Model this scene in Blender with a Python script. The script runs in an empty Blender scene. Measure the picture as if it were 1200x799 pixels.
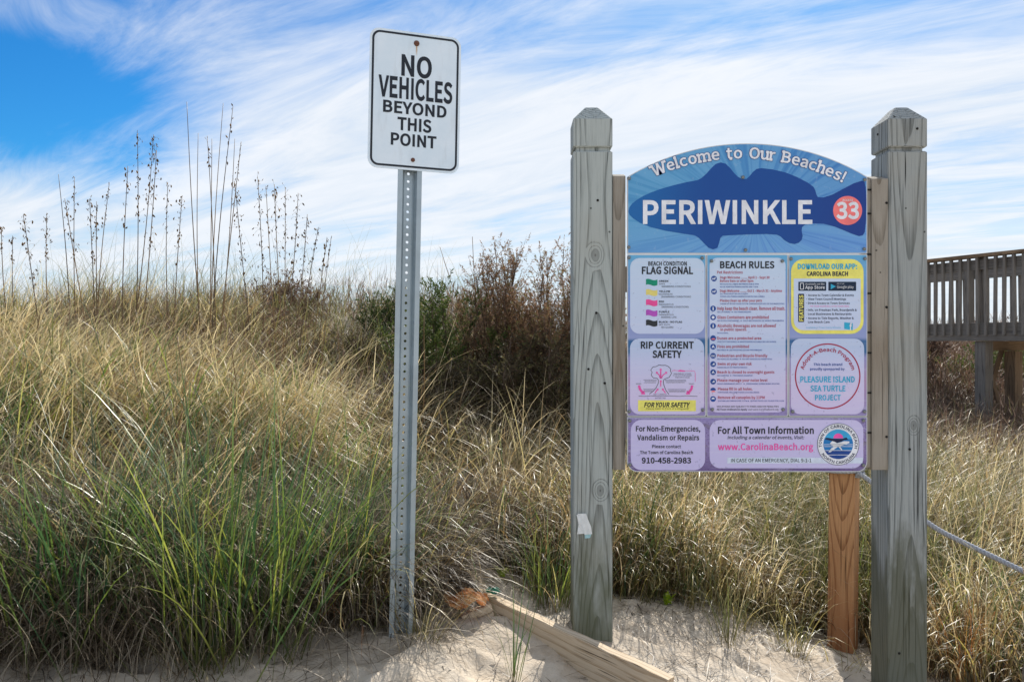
import bpy, bmesh, math, random
import numpy as np
from mathutils import Vector, Matrix

random.seed(7)
RNG = np.random.default_rng(7)
sc = bpy.context.scene
COL = sc.collection
R = math.radians

# ------------------------------------------------------------------ camera, sky, sun, exposure
F = 945.0                      # focal length in photo pixels (photo is 1200 wide)
CZ = 1.2                       # eye height
cd = bpy.data.cameras.new("camera")
cd.sensor_width = 36.0
cd.lens = F / 1200 * 36
cd.clip_start = 0.05
cd.clip_end = 5000
cam = bpy.data.objects.new("camera", cd)
COL.objects.link(cam)
cam.location = (0, 0, CZ)
cam.rotation_euler = (R(90), 0, 0)
sc.camera = cam

SUN_AZ, SUN_EL = R(17), R(39)
sd = bpy.data.lights.new("sun", 'SUN')
sd.energy = 3.7
sd.angle = R(0.53)
sd.color = (1.0, 0.945, 0.86)
sun = bpy.data.objects.new("sun", sd)
COL.objects.link(sun)
sv = Vector((math.sin(SUN_AZ) * math.cos(SUN_EL), math.cos(SUN_AZ) * math.cos(SUN_EL), math.sin(SUN_EL)))
sun.rotation_euler = sv.to_track_quat('Z', 'Y').to_euler()
sun.location = sv * 30

sc.view_settings.view_transform = 'Standard'
sc.view_settings.look = 'None'
sc.view_settings.exposure = 0.84
sc.view_settings.gamma = 1.0
sc.cycles.max_bounces = 8
sc.cycles.diffuse_bounces = 4
sc.cycles.transmission_bounces = 4
sc.cycles.transparent_max_bounces = 4
sc.cycles.sample_clamp_indirect = 6.0


class NT:
    """small node-tree writer"""
    def __init__(s, tree):
        s.t = tree
        s.k = 0

    def n(s, typ, ins=None, **props):
        nd = s.t.nodes.new(typ)
        nd.location = ((s.k % 12) * 180, -(s.k // 12) * 240)
        s.k += 1
        for a, v in props.items():
            setattr(nd, a, v)
        for i, v in (ins or {}).items():
            if hasattr(v, 'is_output') or isinstance(v, bpy.types.NodeSocket):
                s.t.links.new(v, nd.inputs[i])
            else:
                nd.inputs[i].default_value = v
        return nd

    def m(s, op, a, b=None, c=None, clamp=False):
        ins = {0: a}
        if b is not None: ins[1] = b
        if c is not None: ins[2] = c
        return s.n('ShaderNodeMath', ins, operation=op, use_clamp=clamp).outputs[0]

    def vm(s, op, a, b=None):
        ins = {0: a}
        if b is not None: ins[1] = b
        nd = s.n('ShaderNodeVectorMath', ins, operation=op)
        return nd.outputs['Value'] if op in ('DOT_PRODUCT', 'LENGTH', 'DISTANCE') else nd.outputs[0]

    def sep(s, v):
        o = s.n('ShaderNodeSeparateXYZ', {0: v}).outputs
        return o[0], o[1], o[2]

    def comb(s, x, y, z):
        return s.n('ShaderNodeCombineXYZ', {0: x, 1: y, 2: z}).outputs[0]

    def noise(s, vec, scale, detail=3, rough=.55, dist=0.0):
        return s.n('ShaderNodeTexNoise', {'Vector': vec, 'Scale': scale, 'Detail': detail, 'Roughness': rough, 'Distortion': dist}).outputs[0]

    def rng(s, v, a, b, c=0.0, d=1.0, smooth=True):
        nd = s.n('ShaderNodeMapRange', {0: v, 1: a, 2: b, 3: c, 4: d})
        if smooth: nd.interpolation_type = 'SMOOTHSTEP'
        return nd.outputs[0]

    def mix(s, f, a, b, blend='MIX'):
        nd = s.n('ShaderNodeMix', data_type='RGBA', blend_type=blend)
        for i, v in ((0, f), (6, a), (7, b)):
            if isinstance(v, bpy.types.NodeSocket): s.t.links.new(v, nd.inputs[i])
            else: nd.inputs[i].default_value = v if i == 0 or len(v) == 4 else (*v, 1)
        return nd.outputs[2]

    def ramp(s, f, stops, interp='LINEAR'):
        nd = s.n('ShaderNodeValToRGB', {0: f})
        cr = nd.color_ramp
        cr.interpolation = interp
        while len(cr.elements) < len(stops): cr.elements.new(0.5)
        for e, (p, c) in zip(cr.elements, stops):
            e.position = p
            e.color = (*c, 1)
        return nd.outputs[0]


def srgb(r, g, b):
    f = lambda c: (c / 255 / 12.92) if c / 255 <= .04045 else ((c / 255 + .055) / 1.055) ** 2.4
    return (f(r), f(g), f(b))


w = bpy.data.worlds.new("World")
sc.world = w
w.use_nodes = True
T = NT(w.node_tree)
w.node_tree.nodes.clear()
sky = T.n('ShaderNodeTexSky', sky_type='NISHITA', sun_disc=False)
sky.sun_elevation = SUN_EL
sky.sun_rotation = SUN_AZ
sky.altitude = 0
sky.air_density = 1.0
sky.dust_density = 0.25
sky.ozone_density = 2.0
tc = T.n('ShaderNodeTexCoord').outputs['Generated']
dn = T.vm('NORMALIZE', tc)
dx, dy, dz = T.sep(dn)
skyc = T.n('ShaderNodeHueSaturation', {'Hue': .502, 'Saturation': 1.35, 'Value': .74, 'Color': sky.outputs[0]}).outputs[0]
skyc = T.mix(1.0, skyc, (.22, .66, .86), 'MULTIPLY')
# cirrus: noise on a high flat layer, drawn out into streaks
zz = T.m('ADD', T.m('MAXIMUM', dz, 0.0), 0.10)
px, py = T.m('DIVIDE', dx, zz), T.m('DIVIDE', dy, zz)
a = R(-38)
u = T.m('ADD', T.m('MULTIPLY', px, math.cos(a)), T.m('MULTIPLY', py, math.sin(a)))
v = T.m('SUBTRACT', T.m('MULTIPLY', py, math.cos(a)), T.m('MULTIPLY', px, math.sin(a)))
big = T.noise(T.comb(T.m('MULTIPLY', u, .22), T.m('MULTIPLY', v, .62), 3.1), 1.0, 5, .55, .35)
fine = T.noise(T.comb(T.m('MULTIPLY', u, .9), T.m('MULTIPLY', v, 3.4), 7.7), 1.0, 7, .66, .7)
puff = T.noise(T.comb(px, py, 1.3), 1.7, 6, .6, .4)
wedge = T.m('MULTIPLY', T.rng(dx, -.16, -.56), T.rng(T.m('ABSOLUTE', T.m('SUBTRACT', T.m('ADD', dz, T.m('MULTIPLY', dx, .06)), .205)), .11, .02))       # an opening of clear blue on the left
high = T.rng(dz, .20, .37)
cov = T.m('ADD', T.m('MULTIPLY', big, 1.25), T.m('MULTIPLY', fine, 1.05))
cov = T.m('ADD', cov, T.m('MULTIPLY', puff, .25))
cov = T.m('SUBTRACT', cov, T.m('MULTIPLY', wedge, .92))
cov = T.m('SUBTRACT', cov, T.m('MULTIPLY', T.m('MULTIPLY', high, T.rng(dz, .55, .9, 1.0, .45)), .50))
cov = T.m('ADD', cov, T.rng(dy, .15, -.6, 0.0, .22))  # extra unseen cloud behind the camera, added to brighten the shaded fronts
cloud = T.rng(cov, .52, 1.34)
low = T.rng(T.m('ADD', dz, T.m('MULTIPLY', T.rng(dx, -.2, -.55), .05)), .10, .24, 1.0, 0.0)
cloud = T.m('MAXIMUM', cloud, T.m('MULTIPLY', low, T.rng(big, .25, .6, .80, .97)))
ccol = T.mix(T.rng(fine, .3, .75), (4.1, 4.5, 5.0), (5.0, 5.15, 5.4))
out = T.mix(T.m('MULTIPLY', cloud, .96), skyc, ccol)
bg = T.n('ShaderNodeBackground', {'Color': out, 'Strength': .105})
wo = T.n('ShaderNodeOutputWorld', {'Surface': bg.outputs[0]})


# ------------------------------------------------------------------ helpers
def link(name, me, mat=None, parent=None, loc=None, rot=None):
    o = bpy.data.objects.new(name, me)
    COL.objects.link(o)
    if mat is not None and me is not None and not me.materials: me.materials.append(mat)
    if parent: o.parent = parent
    if loc: o.location = loc
    if rot: o.rotation_euler = rot
    return o


def tag(o, label=None, cat=None, group=None, kind=None):
    if label: o['label'] = label
    if cat: o['category'] = cat
    if group: o['group'] = group
    if kind: o['kind'] = kind
    return o


def empty(name, loc=(0, 0, 0), rot=(0, 0, 0)):
    o = bpy.data.objects.new(name, None)
    o.empty_display_size = .1
    COL.objects.link(o)
    o.location = loc
    o.rotation_euler = rot
    return o


def pydata(name, vs, fs, smooth=False):
    me = bpy.data.meshes.new(name)
    me.from_pydata([tuple(p) for p in vs], [], [tuple(f) for f in fs])
    if smooth: me.polygons.foreach_set('use_smooth', [True] * len(me.polygons))
    me.update()
    return me


def bm_mesh(name, bm):
    bm.normal_update()
    me = bpy.data.meshes.new(name)
    bm.to_mesh(me)
    bm.free()
    return me


def box_bm(bm, x0, x1, y0, y1, z0, z1, bev=0.0):
    r = bmesh.ops.create_cube(bm, size=1)
    for v_ in r['verts']:
        v_.co = Vector(((x0 + x1) / 2 + v_.co.x * (x1 - x0), (y0 + y1) / 2 + v_.co.y * (y1 - y0), (z0 + z1) / 2 + v_.co.z * (z1 - z0)))
    if bev:
        es = list({e for v_ in r['verts'] for e in v_.link_edges})
        bmesh.ops.bevel(bm, geom=es, offset=bev, segments=2, affect='EDGES', profile=.6)


def box_mesh(name, x0, x1, y0, y1, z0, z1, bev=0.0):
    bm = bmesh.new()
    box_bm(bm, x0, x1, y0, y1, z0, z1, bev)
    return bm_mesh(name, bm)


def prism(name, outline, y0, y1):
    """outline in (x,z), extruded in y"""
    n = len(outline)
    vs = [(x, y0, z) for x, z in outline] + [(x, y1, z) for x, z in outline]
    fs = [tuple(range(n)), tuple(range(2 * n - 1, n - 1, -1))]
    fs += [(i, i + n, (i + 1) % n + n, (i + 1) % n) for i in range(n)]
    bm = bmesh.new()
    me = pydata(name, vs, fs)
    bm.from_mesh(me)
    bmesh.ops.recalc_face_normals(bm, faces=bm.faces)
    bm.to_mesh(me)
    bm.free()
    return me


def rrect(x0, x1, z0, z1, r, seg=6, corners=(1, 1, 1, 1)):
    """corners: bl br tr tl"""
    pts = []
    for (cx, cz, a0, on) in ((x0 + r, z0 + r, 180, corners[0]), (x1 - r, z0 + r, 270, corners[1]), (x1 - r, z1 - r, 0, corners[2]), (x0 + r, z1 - r, 90, corners[3])):
        if on:
            for k in range(seg + 1):
                t = R(a0 + 90 * k / seg)
                pts.append((cx + r * math.cos(t), cz + r * math.sin(t)))
        else:
            pts.append((x0 if cx < (x0 + x1) / 2 else x1, z0 if cz < (z0 + z1) / 2 else z1))
    return pts


def sheet(name, outline, y):
    n = len(outline)
    me = pydata(name, [(x, y, z) for x, z in outline], [tuple(range(n))])
    bm = bmesh.new()
    bm.from_mesh(me)
    bmesh.ops.triangulate(bm, faces=bm.faces)
    for f in bm.faces:
        if f.normal.y > 0: f.normal_flip()
    bm.to_mesh(me)
    bm.free()
    return me


def tube_arrays(paths, radii, sides=5):
    """list of polylines -> verts, faces"""
    V, Fc = [], []
    for P, r in zip(paths, radii):
        P = np.asarray(P, float)
        n = len(P)
        r = np.broadcast_to(np.asarray(r, float), (n,))
        tang = np.gradient(P, axis=0)
        tang /= np.linalg.norm(tang, axis=1)[:, None] + 1e-9
        ref = np.array([0.31, 0.95, 0.05]) if abs(tang[0][1]) < .8 else np.array([1.0, 0, 0])
        n1 = np.cross(tang, ref)
        n1 /= np.linalg.norm(n1, axis=1)[:, None] + 1e-9
        n2 = np.cross(tang, n1)
        b = len(V)
        for i in range(n):
            for k in range(sides):
                t = 2 * math.pi * k / sides
                V.append(P[i] + r[i] * (math.cos(t) * n1[i] + math.sin(t) * n2[i]))
        for i in range(n - 1):
            for k in range(sides):
                k2 = (k + 1) % sides
                Fc.append((b + i * sides + k, b + i * sides + k2, b + (i + 1) * sides + k2, b + (i + 1) * sides + k))
        Fc.append(tuple(b + k for k in range(sides))[::-1])
        Fc.append(tuple(b + (n - 1) * sides + k for k in range(sides)))
    return V, Fc


# ------------------------------------------------------------------ materials
def newmat(name):
    m = bpy.data.materials.new(name)
    m.use_nodes = True
    m.node_tree.nodes.clear()
    return m, NT(m.node_tree)


def finish(T, col, rough=.6, spec=.4, metal=0.0, bump=None, bstr=.3, bdist=.01):
    ins = {'Base Color': col if isinstance(col, bpy.types.NodeSocket) else (*col, 1), 'Roughness': rough, 'Specular IOR Level': spec, 'Metallic': metal}
    if bump is not None:
        ins['Normal'] = T.n('ShaderNodeBump', {'Strength': bstr, 'Distance': bdist, 'Height': bump}).outputs[0]
    p = T.n('ShaderNodeBsdfPrincipled', ins)
    T.n('ShaderNodeOutputMaterial', {'Surface': p.outputs[0]})


def plain(name, col, rough=.5, spec=.4, metal=0.0, var=.12, scale=30):
    m, T = newmat(name)
    o = T.n('ShaderNodeTexCoord').outputs['Object']
    n = T.noise(o, scale, 4, .6)
    f = T.rng(n, .25, .75, 1 - var, 1 + var)
    c = T.vm('SCALE', (*col,))
    nd = T.t.nodes[-1]
    T.t.links.new(f, nd.inputs['Scale'])
    finish(T, c, rough, spec, metal)
    return m


def wood(name, c_light, c_dark, seed=0.0, ringfreq=150, centre=(0.01, .11), knots=(), damp=None, weather=.5, warm=None):
    """local z runs along the board; rings round a wandering pith give the arches on flat faces"""
    m, T = newmat(name)
    o = T.n('ShaderNodeTexCoord').outputs['Object']
    x, y, z = T.sep(o)
    zs = T.m('ADD', z, seed * 3.7)
    wx = T.noise(T.comb(0.0, seed, zs), .8, 1, .4)
    wy = T.noise(T.comb(4.0, seed, zs), .55, 1, .4)
    qx = T.m('ADD', T.m('SUBTRACT', x, centre[0]), T.m('MULTIPLY', T.m('SUBTRACT', wx, .5), .06))
    qy = T.m('ADD', T.m('SUBTRACT', y, centre[1]), T.m('MULTIPLY', T.m('SUBTRACT', wy, .5), .16))
    kd = None
    for (kx, kz, kr) in knots:
        d = T.m('SQRT', T.m('ADD', T.m('POWER', T.m('SUBTRACT', x, kx), 2.0), T.m('POWER', T.m('MULTIPLY', T.m('SUBTRACT', z, kz), .62), 2.0)))
        push = T.rng(d, kr * .6, kr * 2.4, 1.0, 0.0)
        qy = T.m('ADD', qy, T.m('MULTIPLY', push, -.022))
        dd = T.m('DIVIDE', d, kr)
        kd = dd if kd is None else T.m('MINIMUM', kd, dd)
    rr = T.m('SQRT', T.m('ADD', T.m('MULTIPLY', qx, qx), T.m('MULTIPLY', qy, qy)))
    lown = T.noise(T.comb(T.m('MULTIPLY', x, 14.0), T.m('MULTIPLY', y, 14.0), T.m('MULTIPLY', zs, 1.1)), 1.0, 2, .5)
    ph = T.m('ADD', T.m('MULTIPLY', rr, ringfreq), T.m('MULTIPLY', lown, 1.6))
    fr = T.m('FRACT', ph)
    ring = T.rng(fr, .45, .97)
    ring = T.m('MULTIPLY', ring, T.rng(fr, .97, 1.0, 1.0, 0.0))
    fib = T.noise(T.comb(T.m('MULTIPLY', x, 1.0), T.m('MULTIPLY', y, 1.0), T.m('MULTIPLY', zs, .018)), 420, 4, .65)
    fib2 = T.noise(T.comb(x, y, T.m('MULTIPLY', zs, .03)), 90, 4, .6)
    blot = T.noise(T.comb(T.m('MULTIPLY', x, 3.0), T.m('MULTIPLY', y, 3.0), zs), 3.0, 4, .6)
    tone = T.m('ADD', T.m('MULTIPLY', T.m('POWER', ring, 1.5), .62), T.m('MULTIPLY', T.m('SUBTRACT', fib, .5), 1.7))
    tone = T.m('ADD', tone, T.m('MULTIPLY', T.m('SUBTRACT', fib2, .5), .9))
    tone = T.m('ADD', tone, T.m('MULTIPLY', T.m('SUBTRACT', blot, .5), .5), clamp=True)
    col = T.mix(tone, c_light, c_dark)
    if warm:
        col = T.mix(T.rng(T.noise(T.comb(x, y, zs), 2.2, 3, .6), .45, .7, 0.0, weather), col, warm)
    crack = T.noise(T.comb(x, y, T.m('MULTIPLY', zs, .012)), 150, 2, .5)
    ck = T.m('MULTIPLY', T.rng(crack, .625, .67), T.rng(T.noise(T.comb(x, y, zs), 2.5, 2), .45, .6))
    dk = tuple(c * .28 for c in c_dark)
    col = T.mix(T.m('MULTIPLY', ck, .95), col, dk)
    if kd is not None:
        kn = T.rng(kd, .75, 1.05, 1.0, 0.0)
        krings = T.m('ADD', T.m('MULTIPLY', T.rng(T.m('ABSOLUTE', T.m('SUBTRACT', kd, .88)), .02, .16), .7), T.m('MULTIPLY', fib2, .3))
        kc = T.mix(krings, tuple(c * .55 for c in c_dark), tuple(.5 * (a_ + b_) * .9 for a_, b_ in zip(c_light, (c_dark[0] * 1.15, c_dark[1], c_dark[2] * .9))))
        kc = T.mix(T.rng(kd, .16, .24, 1.0, 0.0), kc, (.02, .015, .012))
        col = T.mix(T.m('MULTIPLY', kn, .6), col, kc)
    if damp:
        z0, z1, dc, amt = damp
        e = T.m('ADD', z, T.m('MULTIPLY', T.m('SUBTRACT', T.noise(T.comb(T.m('MULTIPLY', x, 5.0), T.m('MULTIPLY', y, 5.0), T.m('MULTIPLY', z, 1.2)), 2.2, 5, .6), .5), 1.1))
        col = T.mix(T.rng(e, z0, z1, amt, 0.0), col, dc)
    # small nail-head sized dark flecks
    vor = T.n('ShaderNodeTexVoronoi', {'Vector': T.comb(x, y, z), 'Scale': 11.0}).outputs['Distance']
    col = T.mix(T.rng(vor, .03, .05, .8, 0.0), col, dk)
    hgt = T.m('SUBTRACT', T.m('MULTIPLY', fib, .6), T.m('ADD', T.m('MULTIPLY', ring, .35), T.m('MULTIPLY', ck, 1.0)))
    finish(T, col, .85, .2, 0, hgt, .8, .003)
    return m


M = {}
M['post_l'] = wood('weathered_pine_post', srgb(176, 184, 182), srgb(86, 92, 90), 0.31, 120, (.012, .03), ((.009, 1.505, .016), (.026, .668, .014)), (.16, .60, srgb(84, 88, 62), .8), .35, srgb(160, 154, 140))
M['post_r'] = wood('weathered_pine_post_streaked', srgb(158, 164, 164), srgb(74, 80, 80), 1.9, 105, (.004, .02), ((.02, .90, .012),), (.26, .52, srgb(84, 86, 68), .8), .4, srgb(160, 154, 140))
M['side_board'] = wood('weathered_side_board', srgb(158, 152, 142), srgb(106, 98, 86), 2.6, 90, (.0, .06), (), None, .6, srgb(128, 112, 92))
M['stake'] = wood('fresh_pine_stake', srgb(196, 150, 108), srgb(120, 76, 46), 4.2, 105, (.006, .02), ((.0, .88, .016), (.035, 1.02, .009)), (-.1, .35, srgb(150, 92, 58), .5))
M['plank'] = wood('sandy_pine_plank', srgb(206, 188, 162), srgb(160, 134, 104), 5.5, 55, (.02, .08), (), None, .3, srgb(150, 132, 110))
M['deck'] = wood('old_deck_wood', srgb(134, 128, 120), srgb(78, 74, 70), 6.1, 90, (.01, .05), (), None, .4, srgb(96, 92, 86))
M['deck_warm'] = wood('old_deck_wood_brown', srgb(146, 124, 100), srgb(84, 68, 54), 7.4, 90, (.01, .05), (), None, .5, srgb(112, 92, 72))
M['galv'] = plain('galvanised_steel', srgb(164, 178, 186), .42, .5, .55, .10, 9)
M['bolt'] = plain('zinc_bolt', srgb(128, 132, 132), .4, .5, .6, .35, 200)
M['rust'] = plain('rusty_bolt', srgb(112, 78, 66), .7, .3, .3, .4, 260)
M['dark_nail'] = plain('dark_nail', srgb(30, 28, 26), .6, .3, .3)
M['black_ink'] = plain('black_vinyl', srgb(22, 30, 42), .45, .4)
M['navy'] = plain('navy_ink', srgb(22, 34, 72), .5, .3)
M['teal_navy'] = plain('dark_teal_ink', srgb(22, 44, 70), .5, .3)
M['red'] = plain('faded_red_ink', srgb(180, 70, 92), .5, .3)
M['ring_red'] = plain('ring_red_ink', srgb(170, 44, 78), .5, .3)
M['blue_ink'] = plain('blue_ink', srgb(34, 78, 158), .5, .3)
M['cyan_ink'] = plain('cyan_ink', srgb(52, 176, 216), .5, .3)
M['pink'] = plain('pink_ink', srgb(240, 90, 176), .5, .3)
M['yellow'] = plain('yellow_ink', srgb(240, 234, 120), .5, .3)
M['green_f'] = plain('green_ink', srgb(20, 150, 120), .5, .3)
M['yellow_f'] = plain('pale_yellow_ink', srgb(236, 222, 130), .5, .3)
M['pink_f'] = plain('flag_pink_ink', srgb(240, 84, 160), .5, .3)
M['purple_f'] = plain('flag_purple_ink', srgb(180, 84, 190), .5, .3)
M['black_f'] = plain('flag_black_ink', srgb(50, 54, 60), .5, .3)
M['salmon'] = plain('salmon_ink', srgb(250, 128, 128), .5, .3)
M['white_ink'] = plain('white_ink', srgb(232, 236, 244), .5, .3)
M['outline'] = plain('lettering_outline_ink', srgb(70, 92, 150), .5, .3)
M['sheet_white'] = plain('white_plastic_sheet', srgb(206, 210, 214), .5, .4, 0, .06, 12)
M['white_band'] = plain('pale_band_ink', srgb(214, 226, 246), .5, .3)
M['seal_sky'] = plain('seal_light_blue', srgb(60, 172, 226), .5, .3)
M['seal_mid'] = plain('seal_mid_blue', srgb(34, 122, 192), .5, .3)
M['seal_deep'] = plain('seal_deep_blue', srgb(26, 70, 148), .5, .3)
M['paper'] = plain('torn_paper', srgb(222, 226, 226), .8, .2, 0, .06, 60)
M['paper_blue'] = plain('torn_paper_blue', srgb(168, 208, 214), .8, .2)
M['green_scrap'] = plain('green_tape', srgb(34, 120, 96), .5, .4, 0, .3, 70)


def sign_white():
    m, T = newmat('weathered_white_aluminium')
    o = T.n('ShaderNodeTexCoord').outputs['Object']
    x, y, z = T.sep(o)
    n = T.noise(o, 7, 5, .6)
    n2 = T.noise(T.comb(x, y, T.m('MULTIPLY', z, .2)), 40, 4, .6)
    c = T.mix(T.rng(n, .3, .7), srgb(214, 232, 246), srgb(226, 240, 252))
    c = T.mix(T.rng(n2, .5, .75, 0, .18), c, srgb(170, 176, 180))
    # rust run below the top bolt
    dxr = T.m('ABSOLUTE', T.m('ADD', T.m('SUBTRACT', x, .0015), T.m('MULTIPLY', T.m('SUBTRACT', T.noise(T.comb(0.0, 0.0, z), 60, 2), .5), .004)))
    rz = T.m('MULTIPLY', T.rng(z, .1845, .186, 1, 0), T.rng(z, .145, .175, 0, 1))
    c = T.mix(T.m('MULTIPLY', T.m('MULTIPLY', T.rng(dxr, .001, .004, 1, 0), rz), .8), c, srgb(190, 146, 80))
    finish(T, c, .38, .5)
    return m


M['sign_white'] = sign_white()


def header_mat():
    m, T = newmat('header_print')
    o = T.n('ShaderNodeTexCoord').outputs['Object']
    x, y, z = T.sep(o)
    ax, az = T.m('SUBTRACT', x, .86), T.m('SUBTRACT', z, 1.62)
    ang = T.m('ARCTAN2', az, T.m('MULTIPLY', ax, .8))
    rad = T.m('SQRT', T.m('ADD', T.m('MULTIPLY', ax, ax), T.m('MULTIPLY', az, az)))
    st = T.noise(T.comb(T.m('MULTIPLY', ang, 9.0), T.m('MULTIPLY', rad, .9), 2.0), 1.0, 2, .5)
    st2 = T.noise(T.comb(T.m('MULTIPLY', ang, 26.0), T.m('MULTIPLY', rad, 3.0), 5.0), 1.0, 1, .5)
    f = T.m('ADD', T.rng(st, .42, .56), T.m('MULTIPLY', T.rng(st2, .5, .56), .6), clamp=True)
    base = T.mix(T.rng(x, .42, 1.25), srgb(84, 158, 208), srgb(66, 132, 204))
    base = T.mix(T.rng(T.m('SUBTRACT', z, T.m('MULTIPLY', x, .15)), 1.30, 1.62, 1, 0), base, srgb(104, 158, 226))
    col = T.mix(T.m('MULTIPLY', f, .38), base, srgb(128, 190, 232))
    col = T.mix(T.m('MULTIPLY', T.rng(st2, .34, .42, 1, 0), .25), col, srgb(40, 112, 186))
    col = T.mix(T.rng(T.noise(o, 60, 3), .62, .7, 0, .10), col, (.7, .75, .8))
    finish(T, col, .42, .4)
    return m


def fish_mat():
    m, T = newmat('fish_print')
    o = T.n('ShaderNodeTexCoord').outputs['Object']
    x, y, z = T.sep(o)
    col = T.mix(T.rng(x, .40, .72), srgb(14, 104, 176), srgb(0, 74, 154))
    col = T.mix(T.rng(x, .9, 1.26), col, srgb(8, 58, 142))
    finish(T, col, .42, .4)
    return m


def beach_mat():
    """lower panels: a faded photograph of sky, sea and sand"""
    m, T = newmat('beach_photo_print')
    o = T.n('ShaderNodeTexCoord').outputs['Object']
    x, y, z = T.sep(o)
    zn = T.m('ADD', z, T.m('MULTIPLY', T.m('SUBTRACT', T.noise(T.comb(x, 0.0, T.m('MULTIPLY', z, 3.0)), 4, 3), .5), .02))
    f = T.rng(zn, .74, 1.51, 0, 1, False)
    col = T.ramp(f, [(0.0, srgb(112, 96, 150)), (.10, srgb(140, 124, 176)), (.26, srgb(150, 140, 196)), (.42, srgb(178, 146, 186)), (.52, srgb(150, 150, 204)),
                     (.545, srgb(60, 110, 160)), (.60, srgb(50, 104, 158)), (.615, srgb(150, 164, 214)), (.8, srgb(124, 150, 212)), (1.0, srgb(104, 182, 226))])
    wave = T.noise(T.comb(T.m('MULTIPLY', x, .5), 0.0, T.m('MULTIPLY', z, 8.0)), 9, 5, .6)
    col = T.mix(T.m('MULTIPLY', T.rng(wave, .5, .7), T.rng(z, 1.05, 1.2, .35, .12)), col, srgb(206, 206, 232))
    grit = T.noise(T.comb(x, 0.0, T.m('MULTIPLY', z, 1.6)), 130, 4, .7)
    col = T.mix(T.m('MULTIPLY', T.rng(grit, .52, .62), T.rng(z, .90, .98, .7, 0)), col, srgb(86, 62, 112))
    dirt = T.noise(o, 26, 5, .65)
    col = T.mix(T.m('MULTIPLY', T.rng(dirt, .55, .66), T.rng(z, .90, .97, .5, .0)), col, srgb(104, 96, 88))
    finish(T, col, .45, .35)
    return m


def box_mat():
    m, T = newmat('pale_text_box_print')
    o = T.n('ShaderNodeTexCoord').outputs['Object']
    x, y, z = T.sep(o)
    f = T.rng(z, .74, 1.51, 0, 1, False)
    col = T.ramp(f, [(0.0, srgb(202, 196, 240)), (.2, srgb(206, 200, 242)), (.35, srgb(214, 204, 240)), (.5, srgb(204, 210, 244)), (.575, srgb(190, 208, 240)), (.64, srgb(204, 216, 246)), (1.0, srgb(200, 222, 246))])
    wave = T.noise(T.comb(T.m('MULTIPLY', x, .5), 0.0, T.m('MULTIPLY', z, 8.0)), 9, 5, .6)
    col = T.mix(T.m('MULTIPLY', T.rng(wave, .5, .7), .25), col, srgb(224, 224, 244))
    col = T.mix(T.rng(T.noise(o, 70, 3), .66, .70, 0, .35), col, srgb(120, 120, 160))
    finish(T, col, .45, .35)
    return m


M['header'] = header_mat()
M['fish'] = fish_mat()
M['beach'] = beach_mat()
M['boxw'] = box_mat()


def sand_mat():
    m, T = newmat('beach_sand')
    o = T.n('ShaderNodeTexCoord').outputs['Object']
    a = T.noise(o, 1.6, 5, .6)
    b = T.noise(o, 26, 5, .65)
    g = T.noise(o, 900, 2, .6)
    col = T.mix(T.rng(a, .3, .7), srgb(178, 164, 146), srgb(206, 195, 178))
    col = T.mix(T.rng(b, .45, .70, 0, .45), col, srgb(154, 136, 114))
    col = T.mix(T.rng(g, .58, .72, 0, .35), col, srgb(120, 104, 88))
    col = T.mix(T.rng(g, .28, .42, .3, 0), col, srgb(230, 226, 218))
    h = T.m('ADD', T.m('MULTIPLY', b, 1.0), T.m('MULTIPLY', T.noise(o, 120, 3, .6), .25))
    finish(T, col, .95, .15, 0, h, .7, .012)
    return m


M['sand'] = sand_mat()


def grass_mat(name, stops, tip, trans=.42, rough=.42, spec=.35, dark=None, base=None):
    m, T = newmat(name)
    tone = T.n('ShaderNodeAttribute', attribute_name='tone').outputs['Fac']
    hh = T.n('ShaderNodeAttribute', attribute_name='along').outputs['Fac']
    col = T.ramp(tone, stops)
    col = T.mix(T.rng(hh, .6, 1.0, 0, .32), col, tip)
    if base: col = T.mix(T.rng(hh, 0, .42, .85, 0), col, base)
    p = T.n('ShaderNodeBsdfPrincipled', {'Base Color': col, 'Roughness': rough, 'Specular IOR Level': spec})
    tr = T.n('ShaderNodeBsdfTranslucent', {'Color': col})
    mx = T.n('ShaderNodeMixShader', {0: trans, 1: p.outputs[0], 2: tr.outputs[0]})
    T.n('ShaderNodeOutputMaterial', {'Surface': mx.outputs[0]})
    return m


dry = [(0.0, srgb(56, 42, 30)), (.30, srgb(114, 90, 60)), (.56, srgb(172, 146, 98)), (.86, srgb(234, 216, 168)), (1.0, srgb(132, 136, 64))]
M['dry'] = grass_mat('dry_grass_blades', dry, srgb(236, 226, 200), .52, .42, .9, base=srgb(84, 66, 46))
M['drygrey'] = grass_mat('dead_grey_grass', [(0.0, srgb(56, 46, 38)), (.5, srgb(112, 98, 80)), (1.0, srgb(196, 184, 162))], srgb(160, 146, 122), .30, .45, .35)
M['green'] = grass_mat('green_grass_blades', [(0.0, srgb(34, 62, 40)), (.40, srgb(64, 96, 52)), (.7, srgb(116, 136, 54)), (.88, srgb(172, 174, 78)), (1.0, srgb(210, 190, 130))], srgb(172, 180, 128), .44, .40, .9, base=srgb(98, 102, 54))
M['mixed'] = grass_mat('half_green_grass', [(0.0, srgb(58, 66, 36)), (.4, srgb(108, 114, 60)), (.7, srgb(172, 156, 88)), (1.0, srgb(230, 214, 162))], srgb(226, 216, 180), .46, .42, .9, base=srgb(104, 94, 54))
M['redbrown'] = grass_mat('russet_grass', [(0.0, srgb(112, 72, 44)), (.6, srgb(168, 112, 64)), (1.0, srgb(170, 140, 70))], srgb(176, 140, 92), .4, .4, .4)
M['stalk'] = grass_mat('sea_oat_stalk', [(0.0, srgb(84, 68, 52)), (1.0, srgb(140, 112, 74))], srgb(84, 72, 62), .05, .5, .3)
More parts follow.
